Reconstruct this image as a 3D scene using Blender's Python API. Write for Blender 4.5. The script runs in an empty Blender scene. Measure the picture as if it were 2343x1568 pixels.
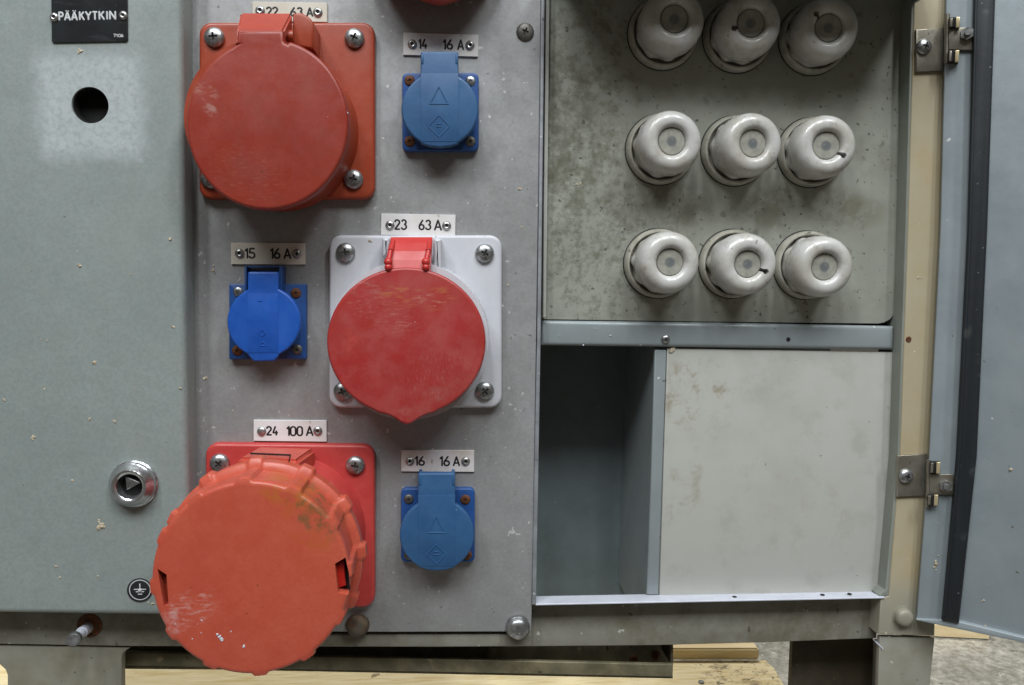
import bpy, bmesh, math, random
from mathutils import Vector, Matrix
random.seed(7)
sc = bpy.context.scene
COL = sc.collection
# ------------------------------------------------------------------ camera
F_PX, D = 1790.0, 0.52            # focal length in units of a 2342 px wide frame, distance camera - socket panel
yaw, pitch, roll = math.atan(141/1790), math.atan(144/1790), 0.012
FW = Vector((math.sin(yaw)*math.cos(pitch), math.cos(yaw)*math.cos(pitch), -math.sin(pitch)))
R0 = Vector((math.cos(yaw), -math.sin(yaw), 0)); U0 = R0.cross(FW)
RT = R0*math.cos(roll) + U0*math.sin(roll); UP = U0*math.cos(roll) - R0*math.sin(roll)
CAM = Vector((0, -D, 0))
cd = bpy.data.cameras.new('camera'); cam = bpy.data.objects.new('camera', cd); COL.objects.link(cam)
cd.sensor_width = 36; cd.lens = F_PX/2342*36; cd.clip_start = .01; cd.clip_end = 100
m = Matrix((RT, UP, -FW)).transposed().to_4x4(); m.translation = CAM; cam.matrix_world = m
sc.camera = cam
# ------------------------------------------------------------------ light: hall lamps overhead
sc.view_settings.view_transform = 'Standard'; sc.view_settings.look = 'None'
sc.view_settings.exposure = -.08; sc.view_settings.gamma = 1
w = bpy.data.worlds.new('World'); sc.world = w; w.use_nodes = True
w.node_tree.nodes['Background'].inputs[0].default_value = (1.0, .90, .74, 1)
w.node_tree.nodes['Background'].inputs[1].default_value = .09
def lamp(name, loc, target, sx, sy, power, col):
    l = bpy.data.lights.new(name, 'AREA'); l.shape = 'RECTANGLE'; l.size = sx; l.size_y = sy
    l.energy = power; l.color = col
    o = bpy.data.objects.new(name, l); COL.objects.link(o); o.location = loc
    o.rotation_euler = (Vector(target)-Vector(loc)).to_track_quat('-Z', 'Y').to_euler()
    o['label'] = 'overhead hall lamp'; o['kind'] = 'structure'
for x in (-1.3, -.45, .45, 1.3):
    lamp('hall_lamp', (x, -1.95, 2.45), (x*.3, 0, 0), .30, 1.0, 40, (.93, .97, 1))
for x in (-.9, .1, 1.1):
    lamp('hall_lamp', (x, -.95, 2.45), (x*.3, 0, 0), .30, .8, 10, (.93, .97, 1))
lamp('hall_lamp', (.4, 1.6, 2.6), (.3, .3, -.4), 1.6, .5, 80, (1, .97, .90))
# ------------------------------------------------------------------ helpers
def ray(px, py): return FW + RT*((px-1171)/F_PX) + UP*((784-py)/F_PX)
def W(px, py, h=0.0):              # picture point -> point on the plane h metres proud of the socket panel
    d = ray(px, py); return CAM + d*((D-h)/d.y)
def XZ(px, py, h=0.0):
    v = W(px, py, h); return (v.x, v.z)
def on_plane(px, py, p0, n):
    d = ray(px, py); return CAM + d*((p0-CAM).dot(n)/d.dot(n))
def lin(s):
    r = [int(s[i:i+2], 16)/255 for i in (0, 2, 4)]
    return tuple(((c+.055)/1.055)**2.4 if c > .04045 else c/12.92 for c in r) + (1,)
def poly(pts, h): return [XZ(x, y, h) for x, y in pts]
def ell(cx, cy, rx, ry, n=64, a0=0, a1=360):
    full = abs(a1-a0) >= 360
    return [(cx+rx*math.cos(math.radians(a0+(a1-a0)*i/(n if full else n-1))), cy-ry*math.sin(math.radians(a0+(a1-a0)*i/(n if full else n-1)))) for i in range(n)]
def rrect(x0, y0, x1, y1, r, n=6, q=None):
    # rounded quad; q = four corner points may replace the box
    c = q or [(x0, y0), (x1, y0), (x1, y1), (x0, y1)]
    out = []
    for i in range(4):
        p = Vector(c[i]); a = (Vector(c[i-1])-p).normalized(); b = (Vector(c[(i+1) % 4])-p).normalized()
        for k in range(n+1):
            t = k/n*math.pi/2
            out.append(tuple(p + a*r*(1-math.sin(t)) + b*r*(1-math.cos(t))))
    return out
def area(p): return sum(p[i-1][0]*p[i][1]-p[i][0]*p[i-1][1] for i in range(len(p)))/2
def inset(p, d):
    n = len(p); out = []
    for i in range(n):
        a, b, c = Vector(p[i-1]), Vector(p[i]), Vector(p[(i+1) % n])
        e1 = (b-a); e2 = (c-b)
        if e1.length < 1e-9 or e2.length < 1e-9: out.append(tuple(b)); continue
        n1 = Vector((-e1.y, e1.x)).normalized(); n2 = Vector((-e2.y, e2.x)).normalized()
        k = n1+n2; k = k/max(k.length_squared, 1e-9)*2 if k.length > .3 else n1
        if k.length > 2: k = k.normalized()*2
        out.append(tuple(b+k*d))
    return out
def prism(bm, pts, h0, h1, bev=.0005, seg=3, dome=0):
    """pts: (x,z) outline; h0 back, h1 front"""
    if area(pts) < 0: pts = pts[::-1]
    rings = [(0, h0), (0, h1-bev)] if bev else [(0, h0), (0, h1)]
    if bev:
        for k in range(1, seg+1):
            a = k/seg*math.pi/2; rings.append((bev*(1-math.cos(a)), h1-bev+bev*math.sin(a)))
    prev = None; first = None
    for ins, h in rings:
        q = inset(pts, ins) if ins else pts
        vs = [bm.verts.new((x, -h, z)) for x, z in q]
        if prev:
            n = len(vs)
            for i in range(n): bm.faces.new((prev[i], prev[(i+1) % n], vs[(i+1) % n], vs[i]))
        else: first = vs
        prev = vs
    bm.faces.new(prev); bm.faces.new(first[::-1])
def lathe(bm, prof, seg=48, c=(0, 0), ang=None, cap0=True, cap1=True, off=(0, 0)):
    """prof: (r,h) list from back to front; off: shift of the front relative to the back"""
    rings = []; hs = [p[1] for p in prof]; ha, hb = min(hs), max(hs)
    for r, h in prof:
        t = (h-ha)/max(hb-ha, 1e-9)
        if r < 1e-7: rings.append([bm.verts.new((c[0]+off[0]*t, -h, c[1]+off[1]*t))]); continue
        rr = []
        for i in range(seg):
            a = 2*math.pi*i/seg; f = ang(a, r, h) if ang else 1
            rr.append(bm.verts.new((c[0]+off[0]*t+r*f*math.cos(a), -h, c[1]+off[1]*t+r*f*math.sin(a))))
        rings.append(rr)
    for A, B in zip(rings, rings[1:]):
        for i in range(seg):
            j = (i+1) % seg
            if len(A) == 1 and len(B) == 1: continue
            if len(A) == 1: bm.faces.new((A[0], B[j], B[i]))
            elif len(B) == 1: bm.faces.new((A[i], A[j], B[0]))
            else: bm.faces.new((A[i], A[j], B[j], B[i]))
    if cap0 and len(rings[0]) > 1: bm.faces.new(rings[0][::-1])
    if cap1 and len(rings[-1]) > 1: bm.faces.new(rings[-1])
def hexa(bm, f, b):
    """eight corners: front quad f, back quad b (Vectors)"""
    v = [bm.verts.new(p) for p in list(f)+list(b)]
    for q in ((0, 1, 2, 3), (7, 6, 5, 4), (0, 4, 5, 1), (1, 5, 6, 2), (2, 6, 7, 3), (3, 7, 4, 0)):
        bm.faces.new([v[i] for i in q])
def box(bm, x0, x1, h0, h1, z0, z1):
    hexa(bm, [Vector((x, -h1, z)) for x, z in ((x0, z0), (x1, z0), (x1, z1), (x0, z1))],
             [Vector((x, -h0, z)) for x, z in ((x0, z0), (x1, z0), (x1, z1), (x0, z1))])
def tube(bm, pts, r, flat=1.0, seg=8, h=0.0):
    """flattened tube along 2D points (x,z), lying at height h"""
    prev = None; n = len(pts)
    for i, p in enumerate(pts):
        a = Vector(pts[max(i-1, 0)]); b = Vector(pts[min(i+1, n-1)]); t = (b-a).normalized(); nn = Vector((-t.y, t.x))
        vs = []
        for k in range(seg):
            an = 2*math.pi*k/seg
            q = Vector(p)+nn*r*math.cos(an); vs.append(bm.verts.new((q.x, -(h+r*flat*math.sin(an)), q.y)))
        if prev:
            for k in range(seg): bm.faces.new((prev[k], prev[(k+1) % seg], vs[(k+1) % seg], vs[k]))
        else:
            e = Vector(p)-t*r*.8; c = bm.verts.new((e.x, -h, e.y))
            for k in range(seg): bm.faces.new((c, vs[(k+1) % seg], vs[k]))
        prev = vs
    e = Vector(pts[-1])+t*r*.8; c = bm.verts.new((e.x, -h, e.y))
    for k in range(seg): bm.faces.new((c, prev[k], prev[(k+1) % seg]))
def props(o, label=None, cat=None, group=None, kind=None):
    if label: o['label'] = label
    if cat: o['category'] = cat
    if group: o['group'] = group
    if kind: o['kind'] = kind
    return o
def mesh(name, bm, mat, smooth=38):
    bmesh.ops.recalc_face_normals(bm, faces=bm.faces)
    me = bpy.data.meshes.new(name); bm.to_mesh(me); bm.free()
    me.materials.append(mat)
    if smooth:
        me.polygons.foreach_set('use_smooth', [True]*len(me.polygons))
        me.set_sharp_from_angle(angle=math.radians(smooth))
    return me
def obj(name, bm, mat, parent=None, smooth=38, local=False):
    """bm is in world coordinates unless local; parent's own location is taken off"""
    if parent is not None and not local:
        p = parent; off = Vector((0, 0, 0))
        while p is not None: off += Vector(p.location); p = p.parent
        bmesh.ops.translate(bm, verts=bm.verts, vec=-off)
    me = mesh(name, bm, mat, smooth) if isinstance(bm, bmesh.types.BMesh) else bm
    o = bpy.data.objects.new(name, me); COL.objects.link(o)
    if parent is not None: o.parent = parent
    return o
def thing(name, loc, label, cat, group=None):
    o = bpy.data.objects.new(name, None); COL.objects.link(o); o.location = loc; o.empty_display_size = .02
    return props(o, label, cat, group)
def inst(name, me, parent, at, ry=0, s=1, world=True):
    """a child sharing mesh data; at = world Vector"""
    o = bpy.data.objects.new(name, me); COL.objects.link(o); o.parent = parent
    p = parent; off = Vector((0, 0, 0))
    while p is not None: off += Vector(p.location); p = p.parent
    o.location = Vector(at)-off; o.rotation_euler = (0, ry, 0); o.scale = (s, s, s)
    return o
def boolean(me_a, cutters):
    a = bpy.data.objects.new('tmp_a', me_a); COL.objects.link(a); cs = []
    for c in cutters:
        b = bpy.data.objects.new('tmp_b', c); COL.objects.link(b); cs.append(b)
        md = a.modifiers.new('b', 'BOOLEAN'); md.operation = 'DIFFERENCE'; md.object = b; md.solver = 'EXACT'
    dg = bpy.context.evaluated_depsgraph_get()
    me = bpy.data.meshes.new_from_object(a.evaluated_get(dg)); me.name = me_a.name
    for o in [a]+cs: bpy.data.objects.remove(o)
    me.polygons.foreach_set('use_smooth', [True]*len(me.polygons)); me.set_sharp_from_angle(angle=math.radians(38))
    return me
def bmc(f):
    b = bmesh.new(); f(b); return b
# ------------------------------------------------------------------ materials
def M(name, col, rough=.5, metal=0.0, var=None, specks=(), bump=(), spec=.5, rvar=0, patch=None, aniso=None, coat=0, rnd=False):
    """var: (colour, scale, amount, detail[, lo, hi]); specks: [(colour, scale, threshold, softness, amount)];
    bump: [(scale, strength mm)]"""
    mt = bpy.data.materials.new(name); mt.use_nodes = True; nt = mt.node_tree; N = nt.nodes; L = nt.links
    bs = N['Principled BSDF']; bs.inputs['Roughness'].default_value = rough; bs.inputs['Metallic'].default_value = metal
    bs.inputs['Specular IOR Level'].default_value = spec
    if coat: bs.inputs['Coat Weight'].default_value = coat; bs.inputs['Coat Roughness'].default_value = .12
    tc = N.new('ShaderNodeTexCoord'); vec = tc.outputs['Object']
    def noise(scale, detail=4, stretch=None, rg=.6, w=0):
        n = N.new('ShaderNodeTexNoise'); n.noise_dimensions = '4D'; n.inputs['W'].default_value = w
        if rnd:
            oi = N.new('ShaderNodeObjectInfo'); ma = N.new('ShaderNodeMath'); ma.operation = 'MULTIPLY_ADD'; ma.inputs[1].default_value = 30; ma.inputs[2].default_value = w
            L.new(oi.outputs['Random'], ma.inputs[0]); L.new(ma.outputs[0], n.inputs['W'])
        n.inputs['Scale'].default_value = scale; n.inputs['Detail'].default_value = detail; n.inputs['Roughness'].default_value = rg
        if stretch:
            mp = N.new('ShaderNodeMapping'); mp.inputs['Scale'].default_value = stretch
            L.new(vec, mp.inputs['Vector']); L.new(mp.outputs['Vector'], n.inputs['Vector'])
        else: L.new(vec, n.inputs['Vector'])
        return n.outputs['Fac']
    def rng(sock, a, b, c=0, d=1):
        r = N.new('ShaderNodeMapRange'); r.interpolation_type = 'SMOOTHSTEP'
        for i, v in zip(('From Min', 'From Max', 'To Min', 'To Max'), (a, b, c, d)): r.inputs[i].default_value = v
        L.new(sock, r.inputs['Value']); return r.outputs['Result']
    def mix(fac, a, b):
        x = N.new('ShaderNodeMix'); x.data_type = 'RGBA'; L.new(fac, x.inputs['Factor'])
        for s, v in ((6, a), (7, b)):
            if isinstance(v, tuple): x.inputs[s].default_value = v
            else: L.new(v, x.inputs[s])
        return x.outputs[2]
    cur = lin(col)
    wseed = (sum(ord(ch) for ch in name) % 97)/7
    for i, v in enumerate(var or ()):
        c2, s, amt = v[0], v[1], v[2]; lo, hi = (v[3], v[4]) if len(v) > 4 else (.35, .65)
        st = v[5] if len(v) > 5 else None
        cur = mix(rng(noise(s, 5, st, .65, wseed+i*3), lo, hi, 0, amt), cur, lin(c2))
    if patch:   # function adding shaped marks, gets helpers
        cur = patch(N, L, vec, noise, rng, mix, cur)
    for i, (c2, s, th, sf, amt) in enumerate(specks):
        cur = mix(rng(noise(s, 2, None, .5, wseed+40+i*5), th, th+sf, 0, amt), cur, lin(c2))
    if isinstance(cur, tuple): bs.inputs['Base Color'].default_value = cur
    else: L.new(cur, bs.inputs['Base Color'])
    if rvar: L.new(rng(noise(60, 4, None, .6, 9), .3, .7, max(rough-rvar, .02), min(rough+rvar, 1)), bs.inputs['Roughness'])
    last = None
    for s, st in bump:
        b = N.new('ShaderNodeBump'); b.inputs['Distance'].default_value = st*.001; b.inputs['Strength'].default_value = 1
        L.new(noise(s, 3, None, .6, 4), b.inputs['Height'])
        if last: L.new(last, b.inputs['Normal'])
        last = b.outputs['Normal']
    if last: L.new(last, bs.inputs['Normal'])
    return mt
def ellipse_mask(N, L, vec, c, r, rot=0.0):
    """1 inside, 0 outside the ellipse c, r in object x/z (soft), returns distance socket (1 at the rim)"""
    mp = N.new('ShaderNodeMapping'); mp.vector_type = 'TEXTURE'
    mp.inputs['Location'].default_value = (c[0], 0, c[1]); mp.inputs['Rotation'].default_value = (0, rot, 0)
    mp.inputs['Scale'].default_value = (r[0], 1e4, r[1])
    L.new(vec, mp.inputs['Vector'])
    ln = N.new('ShaderNodeVectorMath'); ln.operation = 'LENGTH'; L.new(mp.outputs['Vector'], ln.inputs[0])
    return ln.outputs['Value']
def mul(N, L, a, b):
    x = N.new('ShaderNodeMath'); x.operation = 'MULTIPLY'; L.new(a, x.inputs[0])
    if isinstance(b, (int, float)): x.inputs[1].default_value = b
    else: L.new(b, x.inputs[1])
    return x.outputs[0]
def patches(items):
    """items: (centre(x,z), radii, rot, colour, amount, noise scale, lo, hi[, stretch])"""
    def f(N, L, vec, noise, rng, mix, cur):
        for k, it in enumerate(items):
            c, r, rot, colr, amt, ns, lo, hi = it[:8]; st = it[8] if len(it) > 8 else None
            msk = rng(ellipse_mask(N, L, vec, c, r, rot), 1.0, .55, 0, amt)
            fac = mul(N, L, msk, rng(noise(ns, 5, st, .7, k*2.3+1), lo, hi))
            cur = mix(fac, cur, lin(colr))
        return cur
    return f
def rel(px, py, h, org): v = W(px, py, h)-Vector(org); return (v.x, v.z)

CABL = W(1700, 1470, -.05)
def cxz(px, py, h=-.012): v = W(px, py, h)-CABL; return (v.x, v.z)
O0 = Vector((0, 0, 0))
def square_patch(N, L, vec, noise, rng, mix, cur):
    c = XZ(208, 243, .0195); hx = .0305; hz = .0315
    sep = N.new('ShaderNodeSeparateXYZ'); L.new(vec, sep.inputs[0])
    fs = []
    nz = noise(140, 4, None, .6, 3)
    for ax, cc, hh in (('X', c[0], hx), ('Z', c[1], hz)):
        a = N.new('ShaderNodeMath'); a.operation = 'SUBTRACT'; L.new(sep.outputs[ax], a.inputs[0]); a.inputs[1].default_value = cc
        b = N.new('ShaderNodeMath'); b.operation = 'ABSOLUTE'; L.new(a.outputs[0], b.inputs[0])
        d = N.new('ShaderNodeMath'); d.operation = 'MULTIPLY_ADD'; L.new(nz, d.inputs[0]); d.inputs[1].default_value = .012; L.new(b.outputs[0], d.inputs[2])
        fs.append(rng(d.outputs[0], hh+.013, hh-.003, 0, 1))
    f = mul(N, L, mul(N, L, fs[0], fs[1]), .56)
    cur = mix(mul(N, L, f, rng(noise(300, 3, None, .7, 8), .3, .6, .45, 1)), cur, lin('bcc3c6'))
    sm = rng(ellipse_mask(N, L, vec, XZ(300, 520, .0195), (.03, .05), .5), 1, .3, 0, .25)
    return mix(sm, cur, lin('8b8f8a'))
m_cover = M('painted_cover', '88928f', .42, 0.05, var=[('7f8a88', 7, .7), ('919a96', 16, .45), ('8a8a86', 90, .35), ('788280', 480, .45, .4, .62), ('a3a8a8', 30, .45, .66, .74, (1, 1, 14)), ('6f7674', 24, .35, .67, .74, (9, 1, 1))],
            specks=[('5c5a4e', 300, .735, .02, .7), ('b9bbb4', 260, .745, .02, .8)], bump=[(420, .05), (30, .12)], rvar=.1, patch=square_patch)
m_alu = M('dull_aluminium', '989a99', .45, .25, var=[('8c8e8c', 8, .7), ('a3a4a4', 24, .4), ('82817e', 480, .4, .4, .62), ('8f8a90', 70, .35), ('bcbcbb', 34, .45, .67, .74, (1, 1, 16)), ('6f6a60', 26, .4, .66, .76, (8, 1, 1))],
          specks=[('c6c7c2', 230, .70, .02, .8), ('55503f', 210, .725, .02, .6), ('d0d0cc', 420, .73, .02, .6)], bump=[(350, .05), (26, .12)], rvar=.12)
m_edge = M('cut_aluminium_edge', 'a2a6ac', .4, .4, var=[('84878a', 60, .8)], specks=[('dddddd', 300, .68, .03, .8), ('4c4a44', 200, .70, .03, .7)], bump=[(200, .15)])
m_board = M('fuse_board_plastic', '9c9e93', .4, 0, var=[('85857a', 14, .8), ('90928a', 60, .6), ('77766a', 30, .45, .5, .7)],
            specks=[('4c4c3e', 110, .64, .12, .5), ('36382f', 330, .66, .05, .75), ('5d5a44', 230, .68, .05, .6)],
            patch=patches([(cxz(1400, 600, -.012), (.075, .060), 0, '5d5e52', .6, 170, .46, .66), (cxz(1330, 450, -.012), (.05, .07), 0, '5f5d4e', .55, 230, .46, .64), (cxz(1320, 200, -.012), (.05, .09), 0, '58543f', .6, 120, .42, .64), (cxz(1290, 330, -.012), (.03, .07), 0, '5d5d4e', .65, 90, .42, .62),
                           (cxz(1500, 470, -.012), (.05, .02), 0, '5a5646', .6, 60, .42, .62), (cxz(1830, 480, -.012), (.08, .02), 0, '66624f', .6, 40, .42, .62)]), bump=[(300, .04)], rvar=.08)
m_plate = M('cream_plate', 'a9a9a2', .42, 0, var=[('9c9c94', 14, .7, .45, .65), ('aeaea8', 7, .5), ('95958c', 45, .5, .5, .7)],
            specks=[('77705f', 300, .745, .02, .7)],
            patch=patches([(cxz(1590, 900, -.012), (.034, .032), .4, '857c68', .8, 90, .48, .68), (cxz(1560, 1130, -.012), (.020, .035), .2, '918d7e', .6, 90, .48, .68),
                           (cxz(1830, 1170, -.012), (.05, .04), .8, '9a988c', .5, 70, .5, .7)]), bump=[(260, .03)], rvar=.06)
m_grey = M('grey_enamel', '899092', .38, .1, var=[('7d8586', 16, .7)], specks=[('dfe0dd', 150, .74, .015, .8), ('4c4a42', 200, .74, .02, .7)], bump=[(300, .04)], rvar=.1)
m_inner = M('galvanised_inside', '6d777a', .5, .1, var=[('5d6664', 16, .7), ('758083', 40, .5)], specks=[('a7b0b0', 260, .74, .02, .5)], bump=[(120, .05)])
m_rail = M('dirty_rail', '7c7a70', .5, .1, var=[('635e4c', 26, .9), ('8b8b82', 60, .5)],
           specks=[('c5c5bd', 200, .70, .02, .7), ('3d382b', 170, .68, .04, .7)], bump=[(160, .08)], rvar=.12)
m_lip = M('lip_paint', 'bfc2cc', .4, 0, var=[('a9acb4', 40, .6)], specks=[('4a4740', 260, .74, .02, .7)], bump=[(200, .04)])
m_cream = M('yellowed_post_paint', 'b5a27c', .38, 0, var=[('aa9460', 10, .7), ('b8ac8c', 26, .5)],
            specks=[('e0dcc8', 240, .74, .015, .8), ('5c4022', 230, .745, .02, .8)], bump=[(260, .04)], rvar=.08)
m_leg = M('worn_leg_paint', '88867a', .5, .05, var=[('79745f', 14, .8), ('92928a', 40, .6)], specks=[('3c3528', 190, .70, .03, .6), ('c0bfb4', 220, .73, .02, .6)], bump=[(180, .06)])
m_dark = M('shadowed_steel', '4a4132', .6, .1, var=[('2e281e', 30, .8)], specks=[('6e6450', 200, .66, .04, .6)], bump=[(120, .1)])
m_black = M('dark_cavity', '0c0c0b', .8)
m_chan = M('channel_steel', '77715c', .45, .3, var=[('8f8565', 18, .7), ('4e4a3a', 50, .7)], specks=[('b5a780', 60, .66, .04, .5), ('26221a', 130, .68, .04, .8)], bump=[(140, .08)])
m_door = M('door_paint', '848d91', .42, .08, var=[('7a8387', 8, .7), ('8e9699', 26, .5)], specks=[('54503f', 260, .735, .02, .8), ('c8ccca', 220, .745, .015, .8)],
           bump=[(320, .05)], rvar=.1)
m_rubber = M('black_rubber', '14191d', .55, 0, var=[('232a2c', 40, .6, .45, .7, (1, 1, .15))], specks=[('6c7272', 200, .71, .03, .6), ('4a4f4e', 60, .62, .1, .5)], bump=[(120, .15), (12, .6)])
m_label = M('engraved_label', 'd6d4d4', .35, 0, var=[('c8c4bc', 40, .5)], specks=[('8d7f66', 200, .70, .04, .5)], bump=[(300, .02)])
m_label_d = M('yellowed_label', 'cbc5b9', .38, 0, var=[('b8b0a0', 40, .6)], specks=[('7a6b4f', 200, .68, .05, .5)])
m_label_s = M('rust_stained_label', 'cfcaca', .36, 0, var=[('b8aca0', 60, .9)], specks=[('7e5a34', 170, .68, .05, .7)])
m_ink = M('black_engraving', '161414', .5)
m_rivet = M('aluminium_rivet', 'a5a5a4', .35, .8, var=[('7f7d78', 200, .7)], bump=[(600, .05)])
m_zinc = M('zinc_screw', '9d9fa0', .34, .85, var=[('6f6d68', 300, .8), ('b7b9ba', 90, .5)], specks=[('e4e4e0', 500, .66, .03, .7)], bump=[(500, .12)], rvar=.1)
m_old = M('oxidised_screw', '6d6b66', .5, .6, var=[('4c4740', 250, .8)], bump=[(500, .12)])
m_rust = M('rusty_screw', '5c3c22', .7, .3, var=[('8a4c22', 300, .8), ('2e2018', 500, .7)], bump=[(600, .2)])
m_rustdk = M('rust_crust', '3b3026', .8, .1, var=[('5a4028', 220, .8), ('6b6a5c', 120, .6)], bump=[(260, .5)])
m_chrome = M('chrome', 'c6c8ca', .22, .9, var=[('80807e', 200, .4)], rvar=.05)
m_steel = M('hinge_steel', 'a29d92', .36, .8, var=[('857d6c', 40, .8)], specks=[('4d4436', 200, .66, .05, .6)], bump=[(300, .04)], rvar=.1)
m_porc = M('porcelain', 'bab9b6', .32, 0, var=[('a39f94', 60, .8), ('867d6e', 90, .6, .5, .72)], specks=[('554b3c', 330, .70, .025, .7), ('8b8372', 120, .66, .07, .55)], bump=[(90, .10)], rvar=.08, coat=.28, rnd=True)
m_ring = M('porcelain_collar', 'a3a195', .3, 0, var=[('7c786a', 90, .8), ('b0ada2', 50, .5)], specks=[('3d382d', 220, .66, .06, .7)], bump=[(200, .08)], coat=.2, rnd=True)
m_glass = M('fuse_window_glass', '9a988e', .28, 0, var=[('77786f', 200, .6)],
            patch=patches([((0, 0), (.0042, .0042), 0, '585d60', .85, 400, .2, .5)]), coat=.5)
def red(name, a, b, c, items=(), rough=.42):
    return M(name, a, rough, 0, var=[(b, 14, .7), (c, 60, .4), (b, 500, .35, .4, .62)], specks=[('5b2a1c', 330, .735, .02, .6), ('c99082', 280, .745, .02, .7)],
             patch=patches(items) if items else None, bump=[(500, .04), (60, .05)], rvar=.08)
m_blue = M('faded_blue_plastic', '27517a', .5, 0, var=[('214770', 30, .7), ('345e86', 90, .4)], specks=[('93a9bc', 330, .735, .02, .5), ('223a52', 300, .735, .02, .5)], bump=[(500, .04)], rvar=.08)
m_blue_hi = M('bright_blue_plastic', '1a4fa4', .38, 0, var=[('164696', 30, .7), ('275cb2', 90, .4)], specks=[('6f8cc4', 330, .74, .02, .5)], bump=[(500, .03)], rvar=.08)
m_blue_fl = M('blue_flange_plastic', '1f4a86', .45, 0, var=[('193d70', 40, .7)], bump=[(400, .04)])
m_plaster = M('dried_plaster', 'b5ab97', .8, 0, var=[('95866c', 300, .7)], bump=[(700, .2)])
m_whiteflange = M('white_flange_plastic', 'bcbdc2', .4, 0, var=[('b0b1b6', 20, .6)], specks=[('7c715e', 240, .735, .03, .8)], bump=[(300, .03)],
                  patch=patches([((0, 0), (.08, .08), 0, 'a3a6b0', .3, 50, .5, .7)]))
ZP = -.36
def onz(px, py, z): d = ray(px, py); return CAM + d*(z/d.z)
def wood_stains(N, L, vec, noise, rng, mix, cur):
    c = onz(1690, 1540, ZP).x-onz(1600, 1560, ZP).x
    m1 = rng(ellipse_mask(N, L, vec, (c, 0), (.048, 1e4)), 1, .5)
    cur = mix(mul(N, L, m1, rng(noise(55, 6, (1, 1.6, 1), .75, 2), .50, .60, 0, .8)), cur, lin('6a5638'))
    return mix(mul(N, L, m1, rng(noise(140, 4, None, .7, 5), .56, .64, 0, .8)), cur, lin('2e2418'))
m_wood = M('pale_pallet_wood', 'e0d2a6', .6, 0, var=[('d0b880', 9, .8, .4, .6, (1.5, 14, 14)), ('efe3c0', 30, .6, .4, .6, (1, 9, 9))],
           patch=wood_stains, specks=[('5a452a', 60, .70, .03, .7)], bump=[(60, .3)])
m_wood2 = M('clean_wood', 'ead8b0', .6, 0, var=[('dcc08c', 10, .6, .4, .6, (1.5, 12, 12))], bump=[(60, .2)])
m_conc = M('concrete_floor', 'c2bfb5', .24, 0, var=[('75726a', 7, .8), ('a5a298', 30, .7), ('605c54', 90, .6)], specks=[('4a463c', 60, .66, .05, .6), ('c5c2b8', 90, .66, .04, .8)],
           bump=[(28, 5), (90, 2)], rvar=.16)
# ------------------------------------------------------------------ reusable small meshes (local, front = -y)
def cross_cutter(r, w, d, h):
    c = []
    for k in range(2):
        b = bmesh.new(); a = k*math.pi/2
        pts = []
        for x, z in ((-r, -w), (r, -w), (r, w), (-r, w)): pts.append((x*math.cos(a)-z*math.sin(a), x*math.sin(a)+z*math.cos(a)))
        f = [Vector((x, -(h+.002), z)) for x, z in pts]; q = [Vector((x*.45, -(h-d), z*.6)) for x, z in pts]
        hexa(b, f, q); c.append(mesh('cut', b, m_black, 0))
    return c
def pan_screw(name, R, H, mat, cs=.55, cw=.13):
    b = bmesh.new()
    prof = [(R*1.0, 0), (R*1.02, H*.25)] + [(R*math.cos(t), H*.25+H*.75*math.sin(t)) for t in [math.radians(a) for a in (15, 30, 45, 60, 72, 82)]] + [(0, H)]
    lathe(b, prof, 32)
    me = mesh(name, b, mat)
    return boolean(me, cross_cutter(R*cs, R*cw, H*.75, H))
S = .00029
s_pan = pan_screw('screw', .0061, .0040, m_zinc)
s_pan_old = pan_screw('screw', .0056, .0025, m_old)
s_small = pan_screw('screw', .0031, .0014, m_zinc, .6, .17)
s_small_r = pan_screw('screw', .0033, .0014, m_rust, .6, .17)
s_small_o = pan_screw('screw', .0032, .0014, m_old, .6, .17)
def rivet_mesh(hollow=True):
    b = bmesh.new(); R = .0029
    prof = [(R, 0), (R*1.02, .0004), (R*.85, .0011), (R*.55, .0014)]
    prof += [(R*.36, .0012), (R*.30, .0002), (0, .0002)] if hollow else [(R*.3, .0016), (0, .0017)]
    lathe(b, prof, 24); return mesh('rivet', b, m_rivet)
s_rivet, s_rivet_f = rivet_mesh(), rivet_mesh(False)
b = bmesh.new(); lathe(b, [(.00085, 0), (.00085, .00045), (0, .00045)], 12); s_rdot = mesh('rivet_hole', b, m_ink)
def dome_bolt(R, H, mat):
    b = bmesh.new()
    lathe(b, [(R*1.12, 0), (R*1.12, H*.12), (R, H*.14), (R, H*.45), (R*.93, H*.72), (R*.75, H*.9), (R*.4, H*.98), (0, H)], 32,
          ang=lambda a, r, h: 1+.02*math.sin(5*a+1))
    return mesh('bolt', b, mat)
s_bolt, s_bolt_r = dome_bolt(.0068, .006, m_zinc), dome_bolt(.0072, .005, m_rustdk)
s_bolt_p = dome_bolt(.0064, .006, m_leg)
def spatter(parent, spots, mat=m_plaster, h=0.0, name='plaster_splash', plane=None):
    b = bmesh.new()
    for (px, py, r) in spots:
        c = plane(px, py) if plane else W(px, py, h)
        for q in range(random.choice((1, 2, 3)) if r > 2.5 else 1):
            rr = r*S*random.uniform(.6, 1.0)
            mt = Matrix.Translation(c+Vector((random.uniform(-.7, .7)*rr*1.3*(q > 0), 0, random.uniform(-.7, .7)*rr*1.3*(q > 0)))) @ Matrix.Rotation(random.uniform(0, 3), 4, 'Y') @ Matrix.Diagonal((rr*random.uniform(.8, 1.5), rr*.55, rr*random.uniform(.6, 1), 1))
            g = bmesh.ops.create_icosphere(b, subdivisions=1, radius=1, matrix=mt)
            for v in g['verts']: v.co += Vector([random.uniform(-.2, .2)*rr for _ in range(3)])
    o = obj(name, b, mat, parent); o['kind'] = 'stuff'; return o
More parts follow.
